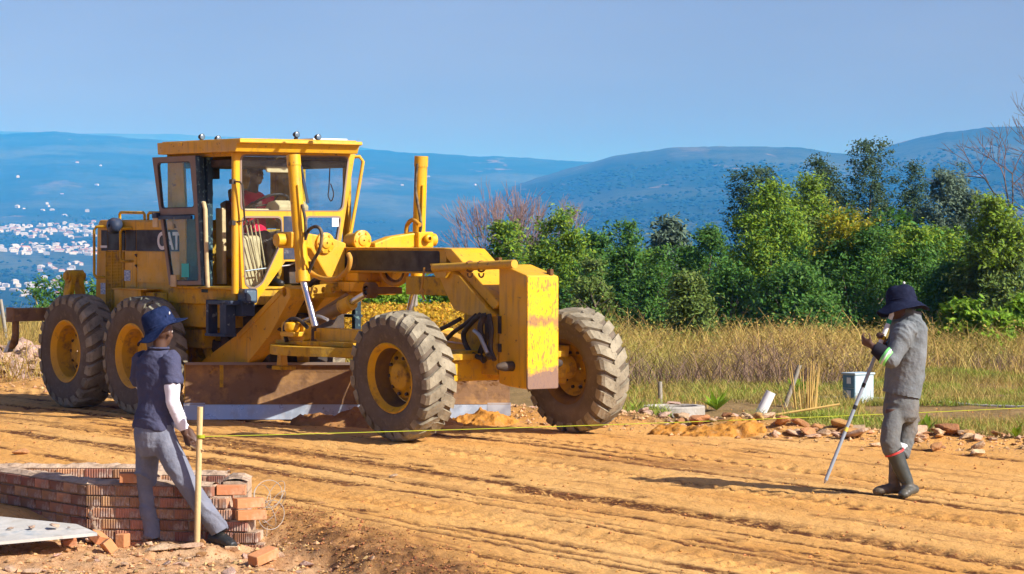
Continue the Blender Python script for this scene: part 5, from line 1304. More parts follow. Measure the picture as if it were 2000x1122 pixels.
b.build('string_wrap', M_STR, stake)
b = MB(); b.tube([at(398, 880, st0.y - .02) - st0, at(381, 876, st0.y) - st0, at(372, 872, st0.y + .02) - st0], .007, 6); b.build('peg', M_WOOD, stake)
s0 = st0 + k0 + Vector((.03, 0, 0)); s1 = at(2200, 787, 27.4)
s1g = Vector((s1.x, s1.y, gzs(s1.x, s1.y)))
es = thing('wooden_stake', 'timber stake at the far end of the yellow string line beyond the road', 'stake', s1g); b = MB(); b.cyl((0, 0, -.1), (0, 0, s1.z - s1g.z + .08), .022, 8); b.build('shaft', M_WOOD, es)
b = MB(); pts = []
for i in range(41):
    t = i / 40; p = s0.lerp(s1, t); p.z -= .075 * 4 * t * (1 - t) * .35; pts.append(p - s0)
b.tube(pts, .0030, 6)
tag(b.build('string_line', M_STR, None, 0, s0), 'yellow builder\'s string stretched across in front of the grader tyres', 'string line')
# tangle of pale wire
wp = gpt(528, 1040); wire = MB(); rr_ = random.Random(4)
def wl(u, v): return at(u, v, 22.0) - wp
for cx_, cy_, ra, rb, tilt in ((524, 965, 26, 26, .2), (538, 968, 13, 30, .5), (512, 970, 16, 22, -.3), (530, 1006, 24, 28, .1), (520, 1000, 14, 32, -.5), (535, 990, 10, 38, .6)):
    pts = []
    for a in np.linspace(0, 2 * math.pi * 1.06, 30):
        x = ra * math.cos(a); y = rb * math.sin(a)
        p = wl(cx_ + x * math.cos(tilt) - y * math.sin(tilt), cy_ + x * math.sin(tilt) + y * math.cos(tilt)); p.y += .06 * math.sin(a + cx_) ; pts.append(p)
    wire.tube(pts, .0026, 5)
wire.tube([wl(522, 1028), wl(520, 1060)], .0026, 5)
M_WIRE = mat('pale_plastic_wire', (.38, .34, .28), .4, .5)
tag(wire.build('wire_tangle', M_WIRE, None, 0, wp), 'tangled loops of pale wire standing beside the stepped wall end', 'wire')

# ================================================================== ROCKS, RUBBLE, SOIL
def rock_mesh(i, flat=.6, npt=16):
    rr = random.Random(100 + i); bm = bmesh.new()
    for _ in range(npt):
        v = Vector((rr.gauss(0, 1), rr.gauss(0, 1), rr.gauss(0, 1))).normalized() * rr.uniform(.8, 1.05); v.z *= flat; v.y *= rr.uniform(.75, 1.0)
        bm.verts.new(v * .5)
    r = bmesh.ops.convex_hull(bm, input=list(bm.verts))
    bmesh.ops.delete(bm, geom=list({g for g in r['geom_interior'] + r['geom_unused'] if isinstance(g, bmesh.types.BMVert)}), context='VERTS')
    bmesh.ops.bevel(bm, geom=list(bm.edges), offset=.03, segments=1, affect='EDGES')
    bmesh.ops.triangulate(bm, faces=list(bm.faces)); bmesh.ops.subdivide_edges(bm, edges=list(bm.edges), cuts=1)
    for v in bm.verts: v.co += v.co.normalized() * (mnoise.noise(v.co * 5 + Vector((i, 0, 0))) * .05)
    me = bpy.data.meshes.new('rock'); bm.to_mesh(me); bm.free(); me.update(); return me
M_RK1 = mat('buff_sandstone', (.52, .36, .22), .9, .1, rnd=.28, var=[((.33, .20, .11), 5, .45, .65, .7), ((.62, .50, .38), 12, .55, .7, .6)], bump=.012, bscale=14)
M_RK2 = mat('pinkish_broken_stone', (.46, .30, .21), .9, .1, rnd=.3, var=[((.30, .22, .19), 4, .45, .65, .7), ((.60, .48, .40), 10, .5, .7, .7)], bump=.012, bscale=14)
M_RK3 = mat('orange_brown_stone', (.42, .22, .085), .92, .1, rnd=.3, var=[((.25, .13, .06), 5, .45, .65, .7)], bump=.012, bscale=14)
ROCKM = []
for i in range(4):
    me = rock_mesh(70 + i, .8, 12); ROCKM.append(([v.co.copy() for v in me.vertices], [tuple(p.vertices) for p in me.polygons]))
ROCKS = []
for m_ in (M_RK1, M_RK2, M_RK3):
    L_ = []
    for i in range(6):
        me = rock_mesh(i + 10 * len(ROCKS), .38 + .1 * (i % 4)); me.materials.append(m_); L_.append(me)
    ROCKS.append(L_)
def rock(p, size, kind, label, group=None, rot=None, sc=None, name='rock'):
    o = link(name, random.choice(ROCKS[kind])); o.location = p
    o.rotation_euler = rot if rot else (random.uniform(-.35, .35), random.uniform(-.35, .35), random.uniform(0, 6.28))
    o.scale = sc if sc else (size * random.uniform(.8, 1.3), size * random.uniform(.7, 1.1), size * random.uniform(.6, 1.0))
    return tag(o, label, 'rock', group)
for q, s_, lb_ in BOARD_ROCKS:
    n_ = (bp1 - bp0).cross(bp3 - bp0).normalized(); z_ = bp0.z - (n_.x * (q.x - bp0.x) + n_.y * (q.y - bp0.y)) / n_.z
    rock(Vector((q.x, q.y, z_ + s_ * .18)), s_, 1, lb_, None, (.1, .1, s_ * 40), (s_, s_ * .8, s_ * .6))
def prock(u, v, wpx, kind, label, hf=.6, rz=0.0):
    p = gpt(u, v); s = wpx * p.y / FPX
    p.z += s * hf * .22
    return rock(p, s, kind, label, None, (.1, -.08, rz), (s, s * .8, s * hf * 1.4))
prock(322, 1070, 84, 0, 'broad flat buff rock in front of the worker\'s rear foot', .42, .1)
prock(374, 1072, 62, 0, 'flat pale rock beside the foot of the wooden stake', .4, .5)
prock(728, 1098, 56, 0, 'angular buff rock, larger of the pair on the near road edge', .75, .3)
prock(662, 1112, 52, 1, 'grey-buff rock half buried left of the angular buff rock', .7, 1.1)
prock(797, 1106, 42, 2, 'orange-brown rock at the near road edge right of the buff pair', .75, .6)
prock(62, 1112, 46, 0, 'rounded pale rock at the bottom corner by the board', .6, .2)
prock(22, 1118, 40, 0, 'low pale rock beside the rounded rock in the bottom corner', .5, .9)
prock(40, 888, 46, 2, 'smooth brown rock behind the brick chamber on the road', .5, .3)
prock(625, 985, 30, 2, 'flat orange stone lying alone on the graded road', .35, .4)
prock(770, 932, 26, 0, 'small white-topped stone on the graded road', .45, .2)
prock(1447, 852, 30, 1, 'blue-grey stone at the foot of the orange soil heap', .8, .2)
prock(1664, 846, 84, 0, 'long pale slab lying on the rubble behind the survey pole', .16, -.25)
prock(1825, 880, 46, 2, 'tilted brown slab in the rubble right of the walking man', .7, .7)
prock(1856, 872, 50, 0, 'large buff block on the rubble right of the walking man', .7, 1.2)
prock(1910, 888, 40, 0, 'leaning squared stone near the right end of the rubble', .8, .5)
# rubble lines: rocks at the far road edge and between the wheels
def scatter(n, zone, sizes, kinds, label, group, name='rock', emb=.15):
    for _ in range(n):
        x, y = zone(); s = random.uniform(*sizes) * (1 if random.random() < .8 else 1.5)
        rock(Vector((x, y, gzs(x, y) + s * emb)), s, random.choice(kinds), label, group, name=name)
def uvp(u, v): return GO.x + .6 * u + .8 * v, GO.y - .8 * u + .6 * v
def edge_zone(u0, u1, w=.42, off=0.1):
    def f():
        u = random.uniform(u0, u1); v = float(edge_v(np.array(u))) + off + random.gauss(0, w * .5); return uvp(u, v)
    return f
scatter(130, edge_zone(6.0, 12.6, .60, .10), (.07, .23), (0, 2, 2, 0), 'broken brown stone in the rubble along the far road edge', 'rubble stones along the far road edge')
scatter(70, edge_zone(2.6, 6.2, .75, .35), (.05, .17), (1, 0, 1), 'pinkish broken stone in the rubble heap behind the front wheels', 'rubble stones behind the front wheels')
def rubble_bank():
    c0 = at(38, 735, 39.5); heap('soil_heap', 'bank of pale rubble and soil behind the grader rear wheels', c0.x, 39.8, 1.5, .9, .38, -.5, M_RK2, 340, 'rubble bank')
    for _ in range(75):
        a, r = random.random() * 6.283, math.sqrt(random.random()); lx, ly = r * 1.35 * math.cos(a), r * .85 * math.sin(a); rz_ = -.5
        x, y = c0.x + lx * math.cos(rz_) - ly * math.sin(rz_), 39.8 + lx * math.sin(rz_) + ly * math.cos(rz_)
        s_ = random.uniform(.14, .42); z = gzs(x, y) + .38 * max(0, 1 - r ** 1.6) ** .8 + s_ * .06
        rock(Vector((x, y, z)), s_, random.choice((1, 1, 0)), 'pinkish flat stone in the rubble bank behind the rear wheels', 'rubble stones behind the rear wheels', (random.uniform(-.3, .3), random.uniform(-.3, .3), random.uniform(0, 6.28)), (s_, s_ * .8, s_ * .55))
def pit_zone():
    while True:
        u, v = random.uniform(60, 820), random.uniform(1050, 1122)
        p = gpt(u, v)
        if pit_mask(np.array([p.x]), np.array([p.y]))[0] > .3: return p.x, p.y
scatter(95, pit_zone, (.03, .11), (0, 2, 0, 1), 'small pale stone in the trampled soil in front of the wall', 'stones in front of the wall')
# crumbs of soil and gravel too small and many to count
def crumbs(name, n, zone, lo, hi, mat_, seed):
    rg = np.random.default_rng(seed); oct_ = np.array([[1, 0, 0], [-1, 0, 0], [0, 1, 0], [0, -1, 0], [0, 0, 1], [0, 0, -1]], float)
    F0 = np.array([[0, 2, 4], [2, 1, 4], [1, 3, 4], [3, 0, 4], [2, 0, 5], [1, 2, 5], [3, 1, 5], [0, 3, 5]])
    x, y = zone(n, rg); z = gz(x, y)
    s = lo * (hi / lo) ** (rg.random(n) ** 4)
    V = oct_[None] * (.75 + .5 * rg.random((n, 6, 1))) * s[:, None, None] * np.array([.55, .5, .38])
    a = rg.random(n) * 6.28; ca, sa = np.cos(a), np.sin(a)
    X = V[..., 0] * ca[:, None] - V[..., 1] * sa[:, None]; Y = V[..., 0] * sa[:, None] + V[..., 1] * ca[:, None]
    V = np.stack([X + x[:, None], Y + y[:, None], V[..., 2] + z[:, None] + s[:, None] * .12], -1)
    F = (F0[None] + 6 * np.arange(n)[:, None, None]).reshape(-1, 3)
    o = link(name, fast_mesh(name, V.reshape(-1, 3), F, mat_)); o['kind'] = 'stuff'; return o
M_CRUMB = mat('orange_soil_crumbs', (.46, .225, .075), .95, .05, rnd=.35, rnd_src='isl')
M_GRAV = mat('pale_gravel', (.44, .27, .13), .95, .05, rnd=.35, rnd_src='isl')
def zroad(n, rg):
    d = 18.5 + 14 * rg.random(n) ** 1.3; x = (rg.random(n) - .5) * 2 * .19 * d; return x, d
def zedge(n, rg):
    u = -9 + 22 * rg.random(n); v = edge_v(u) + .12 + rg.normal(0, .38, n); return uvp(u, v)
def zpit(n, rg):
    d = 18.6 + 3.6 * rg.random(n); x = -3.9 + 4.0 * rg.random(n); k = pit_mask(x, d) > rg.random(n) * .8 + .1; return x[k][:n], d[k][:n]
def zbank(n, rg):
    t = rg.random(n) * 1.15 - .1; x = PA[0] + (PB[0] - PA[0]) * t + rg.normal(0, .22, n); y = PA[1] + (PB[1] - PA[1]) * t + rg.normal(0, .22, n); return x, y
def crumbs2(name, n, zone, lo, hi, m_, seed):
    rg = np.random.default_rng(seed); x, y = zone(n, rg); return crumbs(name, len(x), lambda n_, r_: (x, y), lo, hi, m_, seed + 1)
crumbs2('soil_crumbs', 9000, zroad, .006, .034, M_CRUMB, 1)
crumbs2('gravel', 9000, zedge, .015, .07, M_GRAV, 3)
crumbs2('gravel', 7000, zpit, .008, .06, M_GRAV, 5)
crumbs2('soil_crumbs', 6000, zbank, .006, .034, mat('dark_soil_crumbs', (.26, .125, .048), .95, .05, rnd=.4, rnd_src='isl'), 7)
# heaps: orange soil heap by the manhole ring, windrow in front of the blade
def heap(name, label, cx, cy, lx, ly, h, rz, m_, seed, cat='soil heap'):
    n = 46; b = MB(); V = []; Fc = []
    for i in range(n + 1):
        for j in range(n + 1):
            a = -1 + 2 * i / n; c_ = -1 + 2 * j / n; r = math.hypot(a, c_)
            k = max(0, 1 - r ** 1.6); x = a * lx * math.cos(rz) - c_ * ly * math.sin(rz); y = a * lx * math.sin(rz) + c_ * ly * math.cos(rz)
            V.append((x, y, k))
    A = np.array(V); X = A[:, 0] + cx; Y = A[:, 1] + cy
    Z = gz(X, Y) - .05 * (A[:, 2] < .02) - .02 + A[:, 2] ** .8 * h * (1 + 1.3 * fbm(X * 3, Y * 3, seed, 3)) + (A[:, 2] > 0) * (.12 * h + .03) * (fbm(X * 12, Y * 12, seed + 5, 4) * 1.3 + np.abs(fbm(X * 21, Y * 21, seed + 9, 2)))
    F = [(i * (n + 1) + j, i * (n + 1) + j + 1, (i + 1) * (n + 1) + j + 1, (i + 1) * (n + 1) + j) for i in range(n) for j in range(n)]
    me = fast_mesh(name, np.stack([X - cx, Y - cy, Z], 1), np.array(F), m_, smooth=True)
    return tag(link(name, me, None, 0, (cx, cy, 0)), label, cat)
rubble_bank()
M_HEAP = mat('loose_orange_soil', (.46, .21, .04), .95, .05, var=[((.26, .11, .03), 6, .45, .65, .7), ((.58, .38, .16), 12, .55, .7, .5)], bump=.03, bscale=16)
hp = gpt(1375, 850); heap('soil_heap', 'heap of loose orange soil in front of the concrete manhole ring', hp.x + .05, hp.y + .18, .62, .34, .12, -.3, M_HEAP, 301)
M_WIND = mat('windrow_soil', (.36, .18, .065), .95, .05, var=[((.22, .11, .045), 6, .45, .65, .7), ((.50, .30, .12), 10, .55, .7, .5)], bump=.03, bscale=16)
wc = g2w(MBL @ Vector((2.15, .26, 0))); rzb = math.atan2((GF * bd.x + GL * bd.y).y, (GF * bd.x + GL * bd.y).x)
heap('soil_windrow', 'ridge of loose brown soil pushed up in front of the grader blade', wc.x, wc.y, 1.0, .40, .20, rzb, M_WIND, 320)
wc = g2w(MBL @ Vector((3.18, .20, 0))); heap('soil_windrow', 'bright orange soil heaped against the blade end between the front wheels', wc.x, wc.y, .42, .26, .12, rzb, M_HEAP, 330)
b = MB(); rr = random.Random(3)
for k in range(120):
    f_ = rr.random(); t_ = BL - .03 - rr.random() * 1.0; q = Vector((t_, -.455 + .015 * rr.random(), .20 + .40 * f_)); sz = rr.uniform(.02, .085) * (1.15 - .5 * f_)
    me_ = ROCKM[k % 4]; M = MBL @ Matrix.Translation(q) @ Euler((rr.uniform(-.3, .3), rr.uniform(0, 6.28), rr.uniform(-.3, .3))).to_matrix().to_4x4()
    b.add([M @ Vector((v_[0] * sz * 2.2, v_[1] * sz * .7, v_[2] * sz * 2.2)) for v_ in me_[0]], me_[1])
o = b.build('caked_soil', M_CLOD, grader); o['kind'] = 'stuff'

# ================================================================== VEGETATION
G_ = lambda: np.random.default_rng(int(rng.integers(1 << 30)))
def leaf_quads(P, N, size, rg, aspect=2.5):
    """diamond leaves at points P, lying roughly across N"""
    n = len(P); a = rg.normal(0, 1, (n, 3)); N = N + rg.normal(0, .55, (n, 3)); N /= np.linalg.norm(N, axis=1)[:, None] + 1e-9
    T = np.cross(N, a); T /= np.linalg.norm(T, axis=1)[:, None] + 1e-9; B = np.cross(N, T)
    s = size * (.6 + .8 * rg.random(n))[:, None]
    V = np.stack([P - T * s * aspect * .5, P + B * s * .5, P + T * s * aspect * .5, P - B * s * .5], 1).reshape(-1, 3)
    return V, np.arange(4 * n).reshape(-1, 4)
def limbs(b, rg, base, h, r0, nl, spread, bend=.15, low=.25):
    """tapered trunk with limbs; returns limb end points"""
    top = Vector((rg.normal(0, bend * .6), rg.normal(0, bend * .6), h * .92)); mid = Vector((rg.normal(0, bend), rg.normal(0, bend), h * .45))
    pts = spline([Vector((0, 0, -.3)), mid * .5 + Vector((0, 0, 0)), mid, top], 4); k = len(pts)
    b.tube(pts, [r0 * (1 - .85 * i / (k - 1)) for i in range(k)], 7)
    ends = [top]
    for i in range(nl):
        f = low + (1 - low) * rg.random() * .85; p = pts[min(int(f * (k - 1)), k - 2)]
        a = rg.random() * 6.283; L = spread * (1.15 - f) * (.6 + .6 * rg.random()) + .15
        e = p + Vector((math.cos(a) * L, math.sin(a) * L, L * (.35 + .7 * rg.random())))
        m = (p + e) / 2 + Vector((0, 0, -.06 * L))
        b.tube([p, m, e], [r0 * .42 * (1.1 - f), r0 * .28 * (1.1 - f), .008], 5); ends.append(e)
    return ends
BARK = mat('grey_brown_bark', (.13, .10, .075), .95, .05, var=[((.22, .18, .13), 6, .45, .65, .7)], bump=.01, bscale=20)
BARKY = mat('pale_yellow_bark', (.36, .29, .14), .95, .05, bump=.005, bscale=20)
LF_BR = leafmat('sunlit_wattle_leaves', (.20, .31, .022), .35, .35)  # brighter leaves for crown tops, sunlit look put into the colour
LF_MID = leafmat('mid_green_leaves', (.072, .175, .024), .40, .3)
LF_DK = leafmat('dark_green_leaves', (.048, .088, .034), .45, .22)
LF_BL = leafmat('blue_grey_leaves', (.12, .18, .115), .35, .25)
LF_OL = leafmat('olive_leaves', (.13, .195, .036), .40, .3)
LF_YT = leafmat('yellow_tipped_leaves', (.33, .31, .015), .35, .4)
LF_LM = leafmat('lime_shrub_leaves', (.19, .33, .022), .35, .4)
def tree(name, label, u, ytop, d, halfw, leaf, n, bark=BARK, lobes=14, lsz=.034, low=.05, shape='round', cat='tree', tip=None, spray=.66, group=None, seed=None, dens=1.0):
    """one tree: trunk with limbs, and a crown of leaf sprays"""
    rg = np.random.default_rng(seed if seed is not None else int(u * 7 + ytop))
    x = (u - 1000) / FPX * d; base = float(gz(np.array([x]), np.array([d]))[0]) if d < 66 else float(far_h(np.array([x]), np.array([d]))[0])
    H_ = CAMZ + (HOR - ytop) / FPX * d - base; Wd = halfw / FPX * d
    t = thing(name, label, cat, (x, d, base), (0, 0, 0), group)
    b = MB(); ends = limbs(b, rg, None, H_ * .86, .035 + .016 * H_, 9, Wd * .9); b.build('trunk', bark, t)
    # uneven crown: a main mass and lower side masses, filled with leaf sprays that leave gaps
    subs = [(0, 0, low * H_, H_ * .99, Wd * (.80 if shape != 'cone' else .72))]
    for i in range({'cone': 2, 'spread': 5}.get(shape, 5)):
        a = 6.283 * (i + .6 * rg.random()) / 5; f = .55 + .38 * rg.random()
        subs.append((math.cos(a) * Wd * .55, math.sin(a) * Wd * .55, low * H_ * (.7 + .6 * rg.random()), H_ * f, Wd * (.36 + .18 * rg.random())))
    for i in range({'cone': 3, 'spread': 3}.get(shape, 5)):
        a = rg.random() * 6.283; o_ = Wd * .62 * math.sqrt(rg.random()); subs.append((math.cos(a) * o_, math.sin(a) * o_, H_ * .45, H_ * (.70 + .34 * rg.random()), Wd * (.15 + .10 * rg.random())))
    n = int(n * DENS); nsp = max(20, n // 26); wts = np.array([s_[4] ** 2 * (s_[3] - s_[2]) for s_ in subs]); wts /= wts.sum()
    Pc = []; Dc = []
    for (sx, sy, z0_, z1_, r_), wq in zip(subs, wts):
        k = int(nsp * wq * 2.1) + 4; f = rg.random(k)
        if shape == 'cone': env = (1.02 - f) ** .8 * (.35 + .65 * np.minimum(1, f * 5))
        elif shape == 'spread': env = .45 + .55 * np.sin(np.pi * (f * .8 + .15))
        else: env = np.clip(1.05 - f, 0, 1) ** .62 * np.minimum(1, .52 + 2.2 * f) * 1.12
        a = rg.random(k) * 6.283; seed_ = int(rg.integers(999))
        env = env * (1 + 1.15 * vn(a * 1.3, f * 4.5, seed_) + .9 * vn(a * 3, f * 11, seed_ + 1))
        q = np.sqrt(rg.random(k)); q = .25 + .75 * q; rr_ = r_ * env * q
        px_ = sx + rr_ * np.cos(a); py_ = sy + rr_ * np.sin(a); pz_ = z0_ + (z1_ - z0_) * f
        gap = fbm((px_ + .6 * pz_) / (.34 * Wd + .2), (py_ * .8 + 1.1 * pz_) / (.30 * Wd + .2), seed_ + 5, 2) > (-.07 if shape != 'spread' else -.06)
        px_, py_, pz_, a_ = px_[gap], py_[gap], pz_[gap], a[gap]
        Pc.append(np.stack([px_, py_, pz_], 1))
        dv = np.stack([np.cos(a_) * .75, np.sin(a_) * .75, np.full(len(a_), .45)], 1) + rg.normal(0, .35, (len(a_), 3)); Dc.append(dv / np.linalg.norm(dv, axis=1)[:, None])
    Pc = np.concatenate(Pc); Dc = np.concatenate(Dc); m = len(Pc); per = max(6, int(n / m)); L_ = spray * (.55 + .5 * rg.random(m))
    tt = rg.random((m, per)); wob = rg.normal(0, 1, (m, per, 3)) * (L_ * .17)[:, None, None] * (1.1 - .6 * tt[..., None]) * np.array([1, 1, .7])
    P = (Pc[:, None] + Dc[:, None] * ((tt - .35) * L_[:, None])[..., None] + wob - np.array([0, 0, 1.]) * ((tt ** 2) * L_[:, None] * .18)[..., None]).reshape(-1, 3)
    N = np.repeat(Dc * .5 + np.array([.15, -.15, .65]), per, axis=0); ok = P[:, 2] > .05; P = P[ok]; N = N[ok]
    V, F = leaf_quads(P, N, lsz, rg)
    mi = None; mats = [leaf]
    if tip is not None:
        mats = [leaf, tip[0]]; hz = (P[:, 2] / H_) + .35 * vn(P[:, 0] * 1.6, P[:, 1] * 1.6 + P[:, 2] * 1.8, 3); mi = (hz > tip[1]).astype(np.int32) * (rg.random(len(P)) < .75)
    me = fast_mesh('crown', V, F, mats, False, mi); link('crown', me, t)
    return t
TR = tree
DENS = 1.65
# behind the grader and to its right
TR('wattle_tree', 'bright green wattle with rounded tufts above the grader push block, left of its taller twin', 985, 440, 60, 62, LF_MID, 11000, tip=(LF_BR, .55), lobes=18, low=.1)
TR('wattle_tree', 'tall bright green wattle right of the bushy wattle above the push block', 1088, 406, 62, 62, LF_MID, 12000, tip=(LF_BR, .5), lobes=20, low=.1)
TR('wattle_sapling', 'thin feathery blue-green sapling right of the tall bright wattle', 1165, 432, 64, 50, LF_MID, 7500, shape='cone', lobes=16, spray=.55, lsz=.036)
TR('wattle_sapling', 'narrow feathery green sapling with a spiky top left of the round grey-green tree', 1228, 438, 60, 56, LF_MID, 9000, shape='cone', lobes=18, spray=.5)
TR('gum_tree', 'round blue-grey crowned tree behind the feathery saplings', 1306, 432, 70, 48, LF_BL, 8000, lobes=13, low=.3, lsz=.055)
TR('wattle_sapling', 'spiky dark sapling between the round grey tree and the big tree clump', 1385, 452, 63, 55, LF_MID, 8500, shape='cone', lobes=18)
TR('wattle_tree', 'mid green bushy tree right behind the front wheel, below the blue-grey crown', 1285, 490, 57, 66, LF_MID, 9000, lobes=16, low=.0, shape='cone')
TR('bushy_shrub', 'dull olive shrub with bare twigs behind the front tyre', 1150, 510, 54, 58, LF_OL, 7000, lobes=14, low=.0, shape='cone', spray=.5, cat='shrub', lsz=.034)
TR('bushy_shrub', 'pale grey-green twiggy shrub at the edge of the dry grass below the big clump', 1345, 545, 50, 44, LF_OL, 6500, lobes=12, low=.0, cat='shrub', lsz=.032, spray=.6, shape='cone')
# the big clump at the right
TR('cedar_tree', 'dark open layered tree at the left side of the big tree clump', 1478, 325, 74, 66, LF_DK, 10000, lobes=13, low=.35, shape='spread', spray=.5)
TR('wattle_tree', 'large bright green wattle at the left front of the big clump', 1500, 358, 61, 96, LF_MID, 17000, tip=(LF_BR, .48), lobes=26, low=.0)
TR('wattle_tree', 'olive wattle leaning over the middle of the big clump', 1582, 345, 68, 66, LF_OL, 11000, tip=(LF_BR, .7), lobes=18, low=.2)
TR('gum_tree', 'tall dark rounded tree rising behind the olive wattle', 1610, 288, 78, 64, LF_DK, 13000, lobes=17, low=.3)
TR('gum_tree', 'sparse tall dark tree whose thin top bends right against the hill', 1700, 272, 76, 58, LF_DK, 10000, lobes=15, low=.35, shape='spread', spray=.55)
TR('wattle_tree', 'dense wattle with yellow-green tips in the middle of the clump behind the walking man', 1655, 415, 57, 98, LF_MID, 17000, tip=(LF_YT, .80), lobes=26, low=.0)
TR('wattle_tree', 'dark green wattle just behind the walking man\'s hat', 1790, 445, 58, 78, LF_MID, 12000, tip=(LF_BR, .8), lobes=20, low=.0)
TR('gum_tree', 'broad grey-green gum tree with a ragged top in front of the far hill', 1850, 326, 72, 96, LF_BL, 16000, lobes=20, low=.35, spray=.45, lsz=.034)
TR('gum_tree', 'dull brownish sparse tree behind the grey-green gum', 1785, 318, 80, 40, LF_DK, 5000, lobes=9, low=.45, spray=.6)
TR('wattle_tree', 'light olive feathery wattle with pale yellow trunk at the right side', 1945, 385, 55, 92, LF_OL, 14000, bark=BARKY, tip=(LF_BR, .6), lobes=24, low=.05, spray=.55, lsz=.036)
TR('wattle_tree', 'green wattle low behind the dry grass, left of the yellow-tipped one', 1560, 520, 54, 80, LF_MID, 11000, lobes=18, low=.0)
TR('wattle_tree', 'low dark wattle between the walking man and the feathery one', 1862, 520, 56, 70, LF_MID, 10000, lobes=18, low=.0)
TR('lime_shrub', 'lime green flat-topped shrub with tiered leaves right of the walking man', 1905, 590, 46, 60, LF_LM, 4500, lobes=12, low=.2, cat='shrub', spray=.35, lsz=.05, shape='spread')
TR('lime_shrub', 'lime green tiered shrub cut by the frame edge', 1985, 582, 48, 46, LF_LM, 3500, lobes=9, low=.25, cat='shrub', spray=.35, lsz=.05, shape='spread')
TR('wattle_tree', 'dense green wattle beyond the frame edge at the far right of the clump', 2060, 420, 60, 80, LF_MID, 8000, lobes=16, low=.0)
TR('wattle_sapling', 'thin sapling filling the gap left of the large bright wattle', 1432, 500, 58, 45, LF_MID, 7000, shape='cone', lobes=16)
def copy_tree(src, label, u, ytop, d, rz):
    x = (u - 1000) / FPX * d; base = float(far_h(np.array([x]), np.array([d]))[0]) if d >= 66 else gzs(x, d)
    top = max((src.matrix_world @ v.co).z if False else v.co.z for c_ in src.children for v in c_.data.vertices); k = (CAMZ + (HOR - ytop) / FPX * d - base) / top
    t = src.copy(); COL.objects.link(t); t.location = (x, d, base); t.rotation_euler = (0, 0, rz); t.scale = (k * 1.15, k * 1.15, k); t['label'] = label
    for c_ in src.children:
        q = c_.copy(); COL.objects.link(q); q.parent = t
    return t
_by = {o['label'][:28]: o for o in COL.objects if o.get('category') == 'tree'}
_src = [o for o in COL.objects if o.get('category') == 'tree' and o.name.startswith('wattle')]
FILL = [(1120, 470, 66, 'green wattle filling the gap behind the thin feathery sapling'), (1200, 480, 67, 'low green wattle behind the two feathery saplings'), (1255, 478, 66, 'green wattle just left of the round grey-green tree, partly hidden'),
        (1345, 470, 67, 'green wattle just right of the round grey-green tree, partly hidden'), (1410, 468, 66, 'dark wattle behind the sapling left of the big clump'), (1545, 410, 70, 'green wattle filling the big clump between its bright and olive trees'),
        (1725, 400, 69, 'green wattle behind the yellow-tipped wattle'), (1760, 440, 66, 'green wattle behind the walking man, left of the grey gum'), (1835, 430, 66, 'green wattle below the broad grey gum'), (1900, 450, 67, 'green wattle between the grey gum and the feathery olive wattle'), (1030, 490, 66, 'low green wattle between the two bright wattles behind the push block')]
for i, (u_, yt_, d_, lb_) in enumerate(FILL): copy_tree(_src[(1, 3, 0, 4, 3, 1, 5, 1, 0, 3, 1)[i] % len(_src)], lb_, u_, yt_, d_, 1.3 * i + .5)
# bushes seen under the grader frame, saplings at the left
TR('bushy_shrub', 'bright green bush seen under the grader beam behind the side shift cylinder', 760, 532, 47, 62, LF_LM, 6500, lobes=13, low=.0, cat='shrub', lsz=.036)
TR('bushy_shrub', 'bright green bush seen under the grader neck behind the dry grass', 880, 548, 50, 55, LF_LM, 5500, lobes=12, low=.0, cat='shrub', lsz=.036)
TR('wattle_sapling', 'thin light green sapling behind the ripper, leftmost of the two', 78, 548, 52, 26, LF_MID, 1100, shape='cone', lobes=9, lsz=.034, spray=.7, bark=BARKY)
TR('wattle_sapling', 'bushy light green sapling just behind the ripper bracket', 132, 532, 50, 34, LF_MID, 2200, shape='cone', lobes=11, lsz=.036, spray=.6, bark=BARKY)
TR('wattle_sapling', 'sapling top showing between the ripper bracket and the engine hood', 178, 545, 51, 22, LF_MID, 1100, shape='cone', lobes=8, lsz=.034, spray=.6, bark=BARKY)

# bare trees
def bare_tree(name, label, u, ytop, d, halfw, m, twig, seed, stems=1, depth=6, r0=.06, fan=.5):
    rg = random.Random(seed); x = (u - 1000) / FPX * d; base = float(far_h(np.array([x]), np.array([d]))[0]); H_ = CAMZ + (HOR - ytop) / FPX * d - base; Wd = halfw / FPX * d
    t = thing(name, label, 'bare tree', (x, d, base)); bt = MB(); bw = MB()
    def grow(p, dr, L, r, k):
        e = p + dr * L; m_ = p.lerp(e, .5) + Vector((rg.gauss(0, 1), rg.gauss(0, 1), rg.gauss(0, .5))) * L * .05
        (bt if k > 2 else bw).tube([p, m_, e], [r, r * .85, r * .7], 5 if k > 3 else 3, 0, cap=False)
        if k == 0: return
        for _ in range(3 if k > 1 else 4):
            nd = (dr + Vector((rg.gauss(0, 1), rg.gauss(0, 1), rg.gauss(0, .6))) * fan + Vector((0, 0, .22))).normalized()
            grow(e if rg.random() < .6 else p.lerp(e, rg.uniform(.5, .95)), nd, L * rg.uniform(.62, .84), max(r * .62, .006), k - 1)
    for i in range(stems):
        off = (i - (stems - 1) / 2) * Wd * 1.1 / max(1, stems)
        grow(Vector((off * .35, 0, -.2)), Vector((off * .12 / max(.5, H_ * .1), rg.gauss(0, .04), 1)).normalized(), H_ * .30, r0, depth)
    zs = [p.z for p in bw.v]; k = H_ / max(zs)
    for B_ in (bt, bw): B_.v = [Vector((p.x * k, p.y * k, p.z * k)) for p in B_.v]
    bt.build('trunk', m, t); o = bw.build('crown', twig, t); o['kind'] = 'stuff'; return t
TW_P = mat('pinkish_bare_twigs', (.30, .205, .18), .9, .05, rnd=.3, rnd_src='isl'); TW_G = mat('grey_bare_twigs', (.16, .12, .11), .9, .05)
